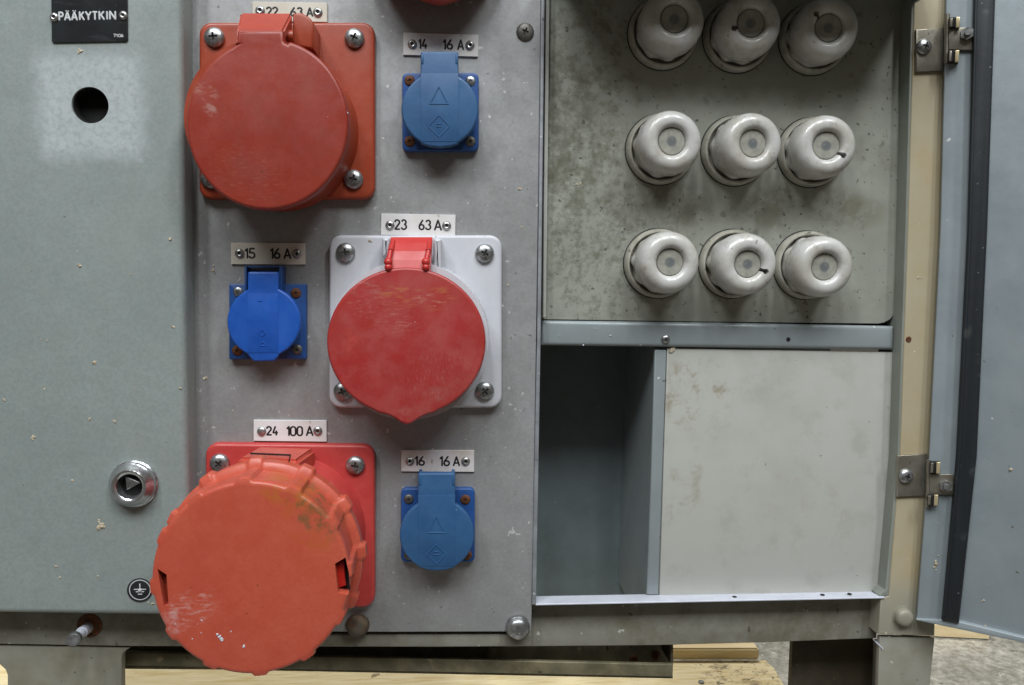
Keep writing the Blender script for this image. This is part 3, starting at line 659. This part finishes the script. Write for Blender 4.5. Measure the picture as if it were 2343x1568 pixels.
# ================================================================== BLUE SOCKETS
def blue(cx, cy, rx, ry, fl, tab, lid_extra, hl, lidm, screws, text, marks, fr=12, bracket=None):
    t = thing('domestic_socket', W((fl[0]+fl[2])/2, (fl[1]+fl[3])/2, 0), text, 'socket', 'blue 16 A sockets with hinged lids')
    b = bmesh.new(); prism(b, poly(rrect(*fl, fr), .005), .0001, .005, .0009, 3); obj('flange', b, m_blue_fl, t)
    b = bmesh.new(); lathe(b, [(.0225, .0048), (.0215, hl-.005)], 48, XZ(cx, cy, hl-.004)); obj('housing', b, m_blue_fl, t)
    # lid outline: tab on top, circle, strip with its own foot
    x0, x1, y0 = tab
    out = []
    rh = (rx+ry)/2
    a_r = math.degrees(math.acos((x1-cx)/rx)); a_l = math.degrees(math.acos((x0-cx)/rx))
    out += [(x0, y0+4), (x0+1.5, y0+1), (x0+5, y0), (x1-5, y0), (x1-1.5, y0+1), (x1, y0+4)]
    out += ell(cx, cy, rx, ry, 26, a_r, -math.degrees(math.acos((x1-cx)/rx)))
    out += lid_extra
    out += ell(cx, cy, rx, ry, 26, -a_l, -360+a_l)
    b = bmesh.new(); prism(b, poly(out, hl), hl-.0045, hl, .0012, 3)
    lid = obj('lid', b, lidm, t)
    b = bmesh.new()   # raised centre strip
    yb_ = cy+ry*.96
    prism(b, poly([(x0+.5, y0+50), (x1-.5, y0+50), (x1-.5, yb_-8), (x0+.5, yb_-8)], hl+.0003), hl-.001, hl+.0003, .0003, 2); obj('centre_strip', b, lidm, lid)
    b = bmesh.new()
    for s_ in marks: tube(b, poly(s_, hl+.0003), .0004, .9, 6, hl+.0003)
    obj('embossed_symbols', b, lidm, lid)
    hy = y0+4
    b = bmesh.new()
    if bracket:
        bx0, bx1, by = bracket
        for xa, xb in ((bx0, x0-1.5), (x1+1.5, bx1)): prism(b, poly([(xa, by), (xb, by), (xb, y0+60), (xa, y0+60)], .012), .001, .012, .0006, 2)
        prism(b, poly([(bx0, by), (bx1, by), (bx1, by+4), (bx0, by+4)], .0095), .001, .0095, .0004, 2)
    else:
        for xa, xb in ((x0+1, x0+7), (x1-7, x1-1)): prism(b, poly([(xa, y0+6), (xb, y0+6), (xb, y0+28), (xa, y0+28)], hl+.0004), .001, hl+.0004, .0005, 2)
        prism(b, poly([(x0+8, y0+8), (x1-8, y0+8), (x1-8, y0+50), (x0+8, y0+50)], hl-.006), .001, hl-.006, .0006, 2)
    obj('hinge', b, m_blue_fl if bracket else lidm, t)
    for i, (x, y, me) in enumerate(screws): inst('screw', me, t, W(x, y, .0049), random.random()*1.5)
    return t
def tri(cx, y0, y1, hw): return [[(cx, y0), (cx+hw*.83, y1-4)], [(cx, y0), (cx-hw*.83, y1-4)], [(cx-hw, y1), (cx+hw, y1)]]
def dia(cx, cy, r): return [[(cx, cy-r), (cx+r, cy)], [(cx+r*.96, cy+r*.04), (cx, cy+r)], [(cx-r*.04, cy+r*.96), (cx-r, cy)], [(cx-r*.96, cy-r*.04), (cx-r*.04, cy-r*.96)]]
blue(1006, 250, 88, 86, (920, 167, 1095, 346), (962, 1048.5, 118), [(1048.5, 329), (1030, 335.5), (1006, 338), (982, 335.5), (962, 328)], .019, m_blue,
     [(937, 185, s_small_r), (1076, 186, s_small), (1076, 324, s_small_o), (937, 324, s_small_r)], 'faded blue socket with closed lid under the 14 16 A label, one rusty screw',
     tri(1004, 199, 238, 22)+dia(1004, 289, 25)+[[(999, 284), (1009, 284)], [(999, 290), (1009, 290)]])
blue(999, 1225, 85, 82, (917, 1118, 1086, 1287), (956, 1041, 1083), [(1041, 1299), (1020, 1305.5), (998, 1307.5), (976, 1305), (956, 1298)], .019, m_blue,
     [(935, 1142, s_small_o), (1064, 1143, s_small_r), (1068, 1270, s_small_r), (935, 1270, s_small_o)], 'faded blue socket at the bottom right of the panel under the 16 16 A label',
     tri(998, 1182, 1219, 20)+dia(998, 1268, 22)+[[(993, 1262), (1003, 1262)], [(993, 1269), (1003, 1269)]])
blue(603, 737, 84, 82, (523.5, 650, 700, 823), (566, 636.5, 622), [(638, 812), (633, 820), (627, 827), (581, 828), (573, 821), (567, 813)], .016, m_blue_hi,
     [(545, 668, s_small), (677, 671, s_small_r), (680, 800, s_small_o), (543, 802, s_small_r)], 'bright royal blue socket with tabbed lid under the 15 16 A label',
     [[(590, 689), (598, 689)]]+dia(600, 762, 8)+tri(601, 783, 791, 8), fr=3, bracket=(559, 645, 609))
# ================================================================== RED SOCKETS
def screws_at(t, pts, me=s_pan, h=.0066):
    for x, y in pts: inst('screw', me, t, W(x, y, h), random.random()*1.5)
# --- 22
m_red22 = red('red_plastic_22', '9e3a28', '943324', 'a64632')
m_red22f = red('orange_red_flange', '92391f', '8a341c', '9a4228')
def socket63(q, lid, hf, hl, text, lm, fm, cx, cy, rr, smooth_r=28):
    t = thing('industrial_socket', W((q[0]+q[2])/2, (q[1]+q[3])/2, 0), text, 'socket', 'red industrial sockets')
    b = bmesh.new(); prism(b, poly(rrect(*q, smooth_r, 8), hf), .0001, hf, .002, 4); obj('flange', b, fm, t)
    return t
t22 = socket63((454.5, 51, 857, 456), None, .0065, .055, 'dark red industrial socket at the top left with smooth round lid and red flange', m_red22, m_red22f, 0, 0, 0)
HL = .050
org = t22.location
lm22 = red('scuffed_red_lid', '8a3022', '80281c', '943a2a', [
    (rel(470, 210, HL, org), (.010, .006), .5, 'a8847a', .40, 160, .46, .62, (1, 1, 3)), (rel(640, 330, HL, org), (.06, .06), 0, '7a3a30', .45, 40, .42, .7), (rel(560, 400, HL, org), (.03, .02), .4, 'a8705e', .25, 220, .54, .62, (1, 1, 5)), (rel(480, 252, HL, org), (.006, .004), .6, 'b09088', .45, 170, .42, .6)])
b = bmesh.new()
out = [(648, 72)] + ell(611, 284, 185.5, 197, 70, 68, -248+0) + [(541.5, 72)]
a_r = math.degrees(math.acos((648-611)/185.5)); a_l = math.degrees(math.acos((541.5-611)/185.5))
out = [(541.5, 70), (648, 70)] + [(648.5, 92), (651, 97), (657, 100)] + ell(611, 284, 185.5, 197, 90, 74, -248)[0:] + [(536, 99), (541, 94)]
prism(b, poly(out, HL), HL-.007, HL, .0022, 5)
lid = obj('lid', b, lm22, t22)
b = bmesh.new()  # bent-back top of the lid tab
fA = [W(541.5, 71, HL-.0008), W(648, 71, HL-.0008)]; bA = [W(550, 29, .030), W(669, 30, .030)]
hexa(b, [fA[0]-Vector((0, 0, .006)), fA[1]-Vector((0, 0, .006)), fA[1], fA[0]], [bA[0]-Vector((0, 0, .012)), bA[1]-Vector((0, 0, .012)), bA[1], bA[0]])
bmesh.ops.bevel(b, geom=b.edges[:], offset=.0012, segments=3, affect='EDGES'); obj('hinge_tab', b, m_red22, lid)
b = bmesh.new()
prism(b, poly([(669, 30), (690, 29), (708, 40), (717, 52), (717, 112), (669, 104)], .030), .006, .030, .0015, 3)
obj('hinge_bracket', b, m_red22f, t22)
b = bmesh.new(); prism(b, poly([(548, 32), (560, 32), (560, 80), (548, 80)], .029), .006, .029, .0015, 3); obj('hinge_bracket', b, m_red22f, t22)
b = bmesh.new(); rod(b, W(655, 84, .036), W(672, 84, .036), .0035, .0035); obj('hinge_pin', b, m_red22f, t22)
b = bmesh.new(); c_ = XZ(618, 285, .03); lathe(b, [(.0500, .006), (.0485, .012), (.0465, HL-.008)], 64, c_); obj('housing', b, m_red22f, t22)
screws_at(t22, [(491, 87), (811, 89), (809, 411), (482, 410)])
spatter(t22, [(788, 257, 5), (791, 261, 4), (722, 131, 2), (729, 155, 2)], m_lip, h=HL-.0015, name='paint_chips')
# --- 23
t23 = socket63((752.5, 538.5, 1148, 934), None, .0065, .05, 'bright red lidded industrial socket on a white square flange', None, m_whiteflange, 0, 0, 0)
HL3 = .036; org = t23.location
lm23 = red('scuffed_bright_red_lid', '98292a', '94352f', 'a0201e', [
    (rel(950, 680, HL3, org), (.030, .011), 0, 'a8703a', .55, 60, .5, .64, (1, 1, 4)), (rel(985, 688, HL3, org), (.014, .006), 0, 'b89478', .45, 160, .5, .66, (1, 1, 4)),
    (rel(840, 660, HL3, org), (.018, .006), 0, '9e6a64', .45, 160, .48, .64, (1, 1, 3)), (rel(980, 920, HL3, org), (.018, .010), -.5, '95605a', .5, 90, .46, .66),
    (rel(930, 955, HL3, org), (.014, .008), 0, 'a87068', .35, 120, .45, .66), (rel(820, 830, HL3, org), (.02, .03), .3, 'b0423a', .6, 60, .5, .66), (rel(940, 800, HL3, org), (.07, .06), 0, 'a65450', .5, 45, .42, .7), (rel(880, 720, HL3, org), (.03, .012), .4, 'b07068', .35, 200, .52, .62, (1, 1, 5)), (rel(1000, 860, HL3, org), (.03, .02), -.3, 'b07068', .3, 220, .54, .62, (5, 1, 1))])
b = bmesh.new()
c0 = ell(929, 783, 182, 171, 90, 90, -270)
out = []
for i, (x, y) in enumerate(c0):
    dx = x-931
    if y > 880 and abs(dx) < 70:
        y = max(y, 953+ (20.5*math.exp(-(dx/30)**2)) - abs(dx)*.12)
    out.append((x, y))
prism(b, poly(out, HL3), HL3-.008, HL3, .0018, 5)
lid = obj('lid', b, lm23, t23)
b = bmesh.new()
# curved tab between bracket cheeks
prof = [(543, .018), (556, .023), (575, .028), (595, .031), (620, .0335)]
for (ya, ha), (yb2, hb) in zip(prof, prof[1:]):
    xa0, xa1 = 894-(ya-543)*.13, 989-(ya-543)*.06; xb0, xb1 = 894-(yb2-543)*.13, 989-(yb2-543)*.06
    f = [W(xb0, yb2, hb), W(xb1, yb2, hb), W(xa1, ya, ha), W(xa0, ya, ha)]; hexa(b, f, [v+Vector((0, .004, -.003)) for v in f])
bmesh.ops.remove_doubles(b, verts=b.verts, dist=.00005)
obj('hinge_tab', b, m_r := red('plain_bright_red', 'b22e2a', 'a82824', 'ba3a36'), lid, smooth=60)
b = bmesh.new()
for x0, x1, x2 in ((899, 893, 888), (984, 980, 974)):
    for (pa, ha), (pb, hb2) in (((x0, 552), .022), ((x1, 575), .030)), (((x1, 575), .030), ((x2, 600), .0345)), (((x2, 600), .0345), ((x2, 616), .034)):
        rod(b, W(*pa, ha), W(*pb, hb2), .0016, .0018, 12)
    g = bmesh.ops.create_uvsphere(b, u_segments=14, v_segments=10, radius=.0027, matrix=Matrix.Translation(W(x2, 600, .035)))
    g = bmesh.ops.create_uvsphere(b, u_segments=14, v_segments=10, radius=.0024, matrix=Matrix.Translation(W(x2, 612, .0355)))
obj('hinge_lugs', b, m_r, lid, smooth=80)
b = bmesh.new()
prism(b, poly(rrect(873, 543, 892, 590, 7), .022), .006, .022, .0025, 4); obj('hinge_bracket', b, m_whiteflange, t23)
b = bmesh.new(); prism(b, poly(rrect(991, 545, 1011, 625, 7), .022), .006, .022, .0025, 4); obj('hinge_bracket', b, m_whiteflange, t23)
b = bmesh.new(); lathe(b, [(.0515, .006), (.0508, .010), (.0500, HL3-.009)], 72, XZ(937, 779, .02)); obj('housing', b, m_whiteflange, t23)
screws_at(t23, [(791, 578), (1108.5, 580), (1109, 894), (785, 895)])
spatter(t23, [(845, 551, 4), (850, 553, 3), (997, 541, 2), (1022, 621, 2)], h=.0066, name='dirt_crumbs')
# --- unseen-lid neighbour above (its lower tip shows at the top edge)
t21 = thing('industrial_socket', W(1010, -180, 0), 'dark red industrial socket cut off by the top edge, only its lid tip showing', 'socket', 'red industrial sockets')
b = bmesh.new(); prism(b, poly(rrect(840, -380, 1195, -40, 28, 8), .0065), .0001, .0065, .002, 4); obj('flange', b, m_red22f, t21)
b = bmesh.new()
out = []
for x, y in ell(1000, -176, 178, 168, 90, 90, -270):
    if y > -60 and abs(x-1005) < 75: y = max(y, -8+13*math.exp(-((x-1005)/45)**2)-abs(x-1005)*.1)
    out.append((x, y))
prism(b, poly(out, .028), .021, .028, .002, 4); obj('lid', b, m_red22, t21)
b = bmesh.new(); lathe(b, [(.038, .006), (.037, .021)], 64, XZ(1006, -190, .03)); obj('housing', b, m_red22f, t21)
# --- 24
t24 = thing('twist_cap_socket', W(663, 1204, 0), 'large orange red socket with toothed slotted twist cap at the bottom left', 'socket')
m_or = red('faded_orange_red', 'b84a3a', 'ae4233', 'c25444'); m_fl24 = red('pink_red_flange', 'b03c38', 'a63230', 'b84a44')
b = bmesh.new(); prism(b, poly(rrect(0, 0, 0, 0, 28, 8, q=[(469, 1015), (857, 1019), (857, 1391), (469, 1391)]), .0065), .0001, .0065, .002, 4); obj('flange', b, m_fl24, t24)
HF = .088; org = W(575, 1322, HF)
Rf = (XZ(798, 1322, HF)[0]-XZ(352, 1322, HF)[0]+XZ(575, 1103, HF)[1]-XZ(575, 1542, HF)[1])/4
cf = XZ(575, 1322, HF)
cbk = XZ(609, 1272, .056)
capmat = red('faded_twist_cap', 'b4503b', 'aa4433', 'bc5c48', [
    ((XZ(652, 1130, HF)[0]-cf[0], XZ(652, 1130, HF)[1]-cf[1]), (.018, .008), .35, 'a85c28', .8, 80, .42, .56), ((XZ(715, 1180, HF)[0]-cf[0], XZ(715, 1180, HF)[1]-cf[1]), (.022, .009), .75, '6a5030', .8, 110, .44, .58),
    ((XZ(705, 1205, HF)[0]-cf[0], XZ(705, 1205, HF)[1]-cf[1]), (.024, .012), .7, 'aa5428', .55, 80, .42, .6),
    ((XZ(435, 1390, HF)[0]-cf[0], XZ(435, 1390, HF)[1]-cf[1]), (.020, .012), -.5, 'c08c84', .6, 180, .48, .62, (1, 1, 3)), ((XZ(395, 1420, HF)[0]-cf[0], XZ(395, 1420, HF)[1]-cf[1]), (.012, .009), -.3, 'bc9490', .55, 150, .45, .62)], rough=.4)
NT = 12; a_off = math.radians(4)
def lobes(a, r, h):
    a = a % (2*math.pi)
    d = ((a-a_off) % (2*math.pi/NT)); d = min(d, 2*math.pi/NT-d)
    k = (HF-.0005-h)/.030
    lob = .040*max(0, min(1, (.088-d)/.030))
    if h > HF-.0024: lob *= .2 if h > HF-.0008 else .75
    return 1+lob
b = bmesh.new()
Rb = Rf*1.035
lathe(b, [(Rb*.97, .050), (Rb*1.03, .0505), (Rb*1.035, .052), (Rb*1.035, .0590), (Rb*1.02, .0600), (Rf*.985, .0610), (Rf*.99, HF-.0085), (Rf*1.0, HF-.0055), (Rf*1.0, HF-.0022), (Rf*.992, HF-.0008), (Rf*.975, HF-.0001), (Rf*.95, HF), (Rf*.6, HF+.0006), (Rf*.3, HF+.0009), (0, HF+.001)], 384, cf,
      ang=lambda a, r, h: lobes(a, r, h) if r > Rf*.955 and h > .0515 else 1)
for v in b.verts:   # cap sits a little askew on its hinge
    t = (HF+v.co.y)/(HF-.05); 
    v.co.x += (cbk[0]-cf[0])*min(t, 1)*.0
me = mesh('twist_cap', b, capmat)
def slot(pts, h0, h1):
    b_ = bmesh.new(); prism(b_, poly(pts, HF), h0, h1, 0); return mesh('cut', b_, m_black, 0)
me = boolean(me, [slot([(360, 1299), (381, 1312), (386, 1380), (375, 1383)], HF-.012, HF+.01), slot([(766, 1288), (790, 1274), (798, 1310), (799, 1360), (773, 1353)], HF-.012, HF+.01)])
me.transform(Matrix.Diagonal((1, 1, 1.026, 1)) @ Matrix.Translation((-cf[0], HF, -cf[1])))
cap = obj('twist_cap', me, None, t24, local=True); cap.location = Vector((cf[0], -HF, cf[1]-.0007))-t24.location
def lift(bm, o_): return bm
b = bmesh.new(); prism(b, poly([(370, 1315), (384, 1325), (389, 1372), (379, 1376)], HF-.006), HF-.0119, HF-.006, .0005)
obj('latch', b, m_red22f, t24)
b = bmesh.new(); prism(b, poly([(768, 1292), (786, 1284), (789, 1325), (791, 1340), (775, 1345)], HF-.005), HF-.0119, HF-.005, .0005); obj('latch', b, red('clean_red', 'b02018', 'a61c14', 'b82a20'), t24)
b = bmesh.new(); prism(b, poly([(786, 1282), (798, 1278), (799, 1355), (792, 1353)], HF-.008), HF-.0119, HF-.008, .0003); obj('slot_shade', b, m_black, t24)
# embossed marks on the cap face
b = bmesh.new()
tube(b, poly(ell(575, 1322, 142, 142, 30, -5, -52), HF+.0004), .0004, .6, 6, HF+.0003); tube(b, poly([(688, 1251), (707, 1271), (699, 1280), (688, 1251)], HF+.0004), .0003, .6, 6, HF+.0004)
obj('embossed_marks', b, m_or, t24)
b = bmesh.new(); lathe(b, [(.052, .0062), (.050, .012), (.047, .051)], 72, XZ(636, 1244, .03)); obj('housing', b, m_fl24, t24)
b = bmesh.new()
def blk(bm, f, bk): hexa(bm, [W(*q) for q in f], [W(*q) for q in bk])
blk(b, [(540, 1082, .052), (683, 1088, .052), (683, 1052, .052), (544, 1047, .052)], [(585, 1068, .0066), (724, 1074, .0066), (720, 1026, .0066), (590, 1022, .0066)])
bmesh.ops.recalc_face_normals(b, faces=b.faces); bmesh.ops.bevel(b, geom=b.edges[:], offset=.0022, segments=3, affect='EDGES'); obj('hinge_block', b, m_or, t24)
b = bmesh.new()
def strip(bm, p, q, wd): 
    u = (q-p).normalized(); n_ = Vector((0, -.45, .9)); s_ = wd
    f = [p, q, q+Vector((0, s_*.7, s_*.4)), p+Vector((0, s_*.7, s_*.4))]; hexa(bm, [v+n_*.0003 for v in f], [v-n_*.0006 for v in f])
for pa, pb, ww in (((572, 1038, .043), (665, 1042, .043), .0008),): strip(b, W(*pa), W(*pb), ww)
tube(b, poly([(664, 1043), (660, 1060)], .0523), .0004, .4, 6, .0523)
obj('hinge_slot', b, m_ink, t24)
screws_at(t24, [(503, 1059), (813, 1064)], s_pan)
spatter(cap, [(502, 1456, 5), (506, 1462, 4), (528, 1443, 4), (537, 1453, 3), (558, 1480, 3.5), (460, 1418, 3), (460, 1448, 2.5), (485, 1430, 2), (440, 1462, 2), (452, 1428, 2), (400, 1428, 2)], m_lip, h=HF+.0003, name='paint_chips')
# ================================================================== FUSES
b = bmesh.new(); R = .0236
lathe(b, [(R, 0), (R, .0035), (R*.985, .0055), (R*.94, .0068), (R*.90, .0070), (R*.87, .0060), (R*.855, .0038), (R*.84, .0020), (0, .0020)], 64); me_ring = mesh('collar', b, m_ring)
b = bmesh.new(); lathe(b, [(R*1.025, 0), (R*1.025, .0004), (0, .0005)], 48); me_gask = mesh('gasket', b, m_black)
RC = .0205; HT = .033
def skirt(a, r, h):
    if h < .012: return 1+.030*math.cos(9*a)*(1+.6*math.sin(2*a))+.012*math.sin(4*a+1)
    return 1
prof = [(RC*.90, .0025), (RC*.93, .0045), (RC*.965, .0085), (RC*.955, .0110), (RC*.95, .0125), (RC*.985, .0150), (RC*1.0, .0185), (RC*.998, .0230), (RC*.975, .0268), (RC*.92, .0298), (RC*.83, .0318), (RC*.72, .0326), (RC*.60, .0327), (RC*.51, .0320), (RC*.455, .0304), (RC*.43, .0285), (RC*.43, .0270), (0, .0270)]
b = bmesh.new(); lathe(b, prof, 72, ang=skirt); me_cap = mesh('cap', b, m_porc)
b = bmesh.new(); lathe(b, prof, 72, ang=skirt); me_c2 = mesh('cap', b, m_porc)
cc = bmesh.new(); lathe(cc, [(.0018, .024), (.0019, .04)], 16, (RC*.60, 0)); cd_ = bmesh.new(); box(cd_, RC*.38, RC*.60, .0262, .04, -.0011, .0011)
me_capn = boolean(me_c2, [mesh('x', cc, m_black, 0), mesh('x', cd_, m_black, 0)])
b = bmesh.new(); lathe(b, [(RC*.428, .0268), (RC*.425, .0292), (RC*.40, .0296), (RC*.2, .0294), (0, .0293)], 40); me_win = mesh('window', b, m_glass)
fu = [ # ring centre, window centre, notch angle (deg, picture ccw) or None, label
 ((1520, 73), (1544, 42), None, 'shaded plain screw fuse at the left end of the top row'),
 ((1692, 80), (1719, 52), 200, 'shaded screw fuse in the middle of the top row, notch left of its window'),
 ((1866, 86), (1897, 63), 140, 'shaded screw fuse at the right end of the top row, notch at upper left'),
 ((1514, 340), (1538, 323), None, 'bright screw fuse at the left end of the middle row with grimy inner rim'),
 ((1687, 343), (1724, 328), None, 'bright plain screw fuse in the centre of the three by three grid'),
 ((1862, 347), (1892, 333), -32, 'right end screw fuse of the middle row with moulded arc and lower right notch'),
 ((1509, 603), (1534, 600.5), None, 'screw fuse at the left end of the bottom row, above the crossbar, plain rim'),
 ((1681, 604), (1712, 605), -22, 'middle screw fuse of the bottom row with notch and two dark pits'),
 ((1852, 607), (1888, 611.5), None, 'screw fuse at the right end of the bottom row with fine ridged glaze'),
]
for i, (rc, wc, na, text) in enumerate(fu):
    c0 = W(rc[0], rc[1], HB+.006); c0.y = -HB
    t = thing('screw_fuse', c0, text, 'fuse', 'porcelain screw fuses on the fuse board')
    obj('collar', me_ring, None, t, local=True); obj('gasket', me_gask, None, t, local=True)
    k = obj('cap', me_capn if na is not None else me_cap, None, t, local=True)
    wv = W(wc[0], wc[1], HB+.031)
    lean = Vector((wv.x-c0.x, 0, wv.z-c0.z))
    ax = Vector((lean.x*.8, -.031, lean.z*.8)).normalized()
    k.rotation_mode = 'QUATERNION'
    q = Vector((0, -1, 0)).rotation_difference(ax)
    a = -math.radians(na) if na is not None else random.uniform(0, 6)
    k.rotation_quaternion = q @ Matrix.Rotation(a, 3, 'Y').to_quaternion()
    k.location = lean*.2
    wdw = obj('window', me_win, None, k, local=True)
    if i == 5:
        b = bmesh.new(); tube(b, arc(0, 0, RC*.72, RC*.72, 95+32, 190+32, 14), .0003, .7, 6, .0324); obj('moulded_arc', b, m_porc, k, local=True)
    if i in (2, 5, 7):
        b = bmesh.new()
        for an in ((150, 290) if i == 7 else (215,)): 
            lathe(b, [(.0007, .0300), (.0007, .0312), (0, .0312)], 10, (RC*.80*math.cos(math.radians(an+(-(na or 0)))), RC*.80*math.sin(math.radians(an+(-(na or 0))))))
        obj('pit_mark', b, m_rustdk, k, local=True)
# ================================================================== OPEN DOOR
dn_ang = math.radians(28)
p0 = W(2130, 1000, .004); dn = Vector((math.sin(dn_ang), math.cos(dn_ang), 0))   # plane normal (pointing away from camera)
dn = Vector((math.sin(dn_ang), math.cos(dn_ang), 0)).normalized()
du = Vector((math.cos(dn_ang), -math.sin(dn_ang), 0))
DP = lambda px, py, d=0: on_plane(px, py, p0-dn*d, dn)
dr = thing('cabinet_door', DP(2200, 1440), 'open blue grey cabinet door with black rubber seal at the right edge of the picture', 'door')
def dprism(pts, d0, d1, bev=.0006):
    """outline on the door plane, d = distance towards the viewer along the door normal"""
    b = bmesh.new(); P = [DP(x, y, d1)-p0 for x, y in pts]
    prism(b, [(q.dot(du), q.z) for q in P], d0, d1, bev, 3)
    for v in b.verts: v.co = p0 + du*v.co.x + Vector((0, 0, v.co.z)) + dn*v.co.y
    return b
LE = [(2176, -330), (2164, 0), (2151, 523), (2125, 1045), (2096, 1417)]
GLp = [(2236, -330), (2228, 0), (2214, 523), (2188, 1045), (2152, 1430)]
GRp = [(2290, -330), (2277, 0), (2259, 523), (2235, 1045), (2196, 1438)]
obj('edge_flange', dprism(LE+[(2160, 1430), (2165, 1400), (2195, 1045), (2220, 523), (2235, 0), (2242, -330)], -.002, .004), m_door, dr)
obj('inner_sheet', dprism([(2240, -330), (2700, -330), (2700, 1520), (2342, 1462), (2160, 1426), (2190, 1045), (2216, 523), (2230, 0)], -.002, .0025), m_door, dr)
o = obj('bottom_fold', dprism([(2096, 1417), (2158, 1419), (2198, 1424), (2342, 1459), (2700, 1545), (2700, 1560), (2342, 1471), (2096, 1420)], -.002, .0065), m_door, dr); 
b = dprism(GLp[:-1]+[(2155, 1420), (2194, 1428)]+GRp[:-1][::-1], .0043, .009, .002); obj('rubber_seal', b, m_rubber, dr)
b = dprism([(2238, -330), (2246, -330), (2236, 0), (2223, 523), (2198, 1045), (2163, 1410), (2157, 1410), (2190, 1045), (2215, 523), (2229, 0)], .0088, .0105, .0008); obj('seal_bead', b, m_rubber, dr)
spatter(dr, [(2313, 1074, 4), (2309, 1075, 3), (2246, 1376, 3), (2250, 1374, 3), (2253, 1432, 3), (2140, 1283, 4), (2143, 1292, 5), (2137, 1298, 5), (2141, 1304, 4), (2147, 1272, 3)]+rnd_spots(26, 2260, 2340, 20, 1420, .6, 1.3), m_plaster, plane=lambda x, y: DP(x, y, .004 if x < 2240 else .0027))
# ================================================================== HINGES
def hinge(plate, scr, leaf, nut, boxes, text):
    x0, y0, x1, y1 = plate
    t = thing('door_hinge', W((x0+x1)/2, (y0+y1)/2, 0), text, 'hinge', 'steel hinges between post and open door')
    b = bmesh.new(); prism(b, poly([(x0, y0), (x1, y0-4), (x1, y1-3), (x0, y1)], .0022), .0003, .0022, .0005); obj('post_plate', b, m_steel, t)
    inst('screw', s_pan, t, W(scr[0], scr[1], .0022), .3, .84)
    b = dprism([(leaf[0], leaf[1]), (leaf[2], leaf[1]+1), (leaf[2], leaf[3]), (leaf[0], leaf[3]-1)], .0045, .0062, .0004); obj('door_leaf', b, m_steel, t)
    c = DP(nut[0], nut[1], .006)
    b = bmesh.new(); rod(b, c, c-dn*.0035, .0044, .0042, 6); rod(b, c-dn*.0033, c-dn*.006, .0021, .0018, 14); obj('nut', b, m_zinc, t)
    b = bmesh.new(); ya = boxes[0][1]; 
    xk = (x1+leaf[0])/2
    rod(b, DP(xk, boxes[0][1]-6, .004), DP(xk-2, boxes[1][3]+4, .004), .0016, .0016, 14); obj('pin', b, m_steel, t)
    for bx in boxes:
        b = dprism([(bx[0], bx[1]), (bx[2], bx[1]), (bx[2]-1, bx[3]), (bx[0]-1, bx[3])], .0043, .009, .0008); k = obj('knuckle', b, m_black, t)
        mx = bx[0]+(bx[2]-bx[0])*.62
        b = dprism([(mx, bx[1]), (bx[2], bx[1]), (bx[2]-1, bx[3]), (mx-1, bx[3])], .0090, .0105, .0004); obj('bright_face', b, m_brassy, k)
        b = dprism([(bx[0]+1, bx[1]+2), (bx[0]+7, bx[1]+2), (bx[0]+6, bx[3]-2), (bx[0], bx[3]-2)], .0090, .0102, .0003); obj('dull_face', b, m_steel, k)
m_brassy = M('bright_plated_steel', 'd8c8a0', .3, .6)
hinge((2096, 68, 2163, 165), (2112, 108), (2170, 63, 2227, 115), (2211, 80), [(2172, 39, 2196, 63), (2170, 115, 2194, 142)], 'upper steel hinge between the yellowed post and the open door')
hinge((2053, 1043, 2122, 1137), (2071, 1089), (2127, 1085, 2181, 1132), (2163, 1111), [(2128, 1058, 2151, 1084), (2122, 1133, 2146, 1157)], 'lower steel hinge between the yellowed post and the open door')
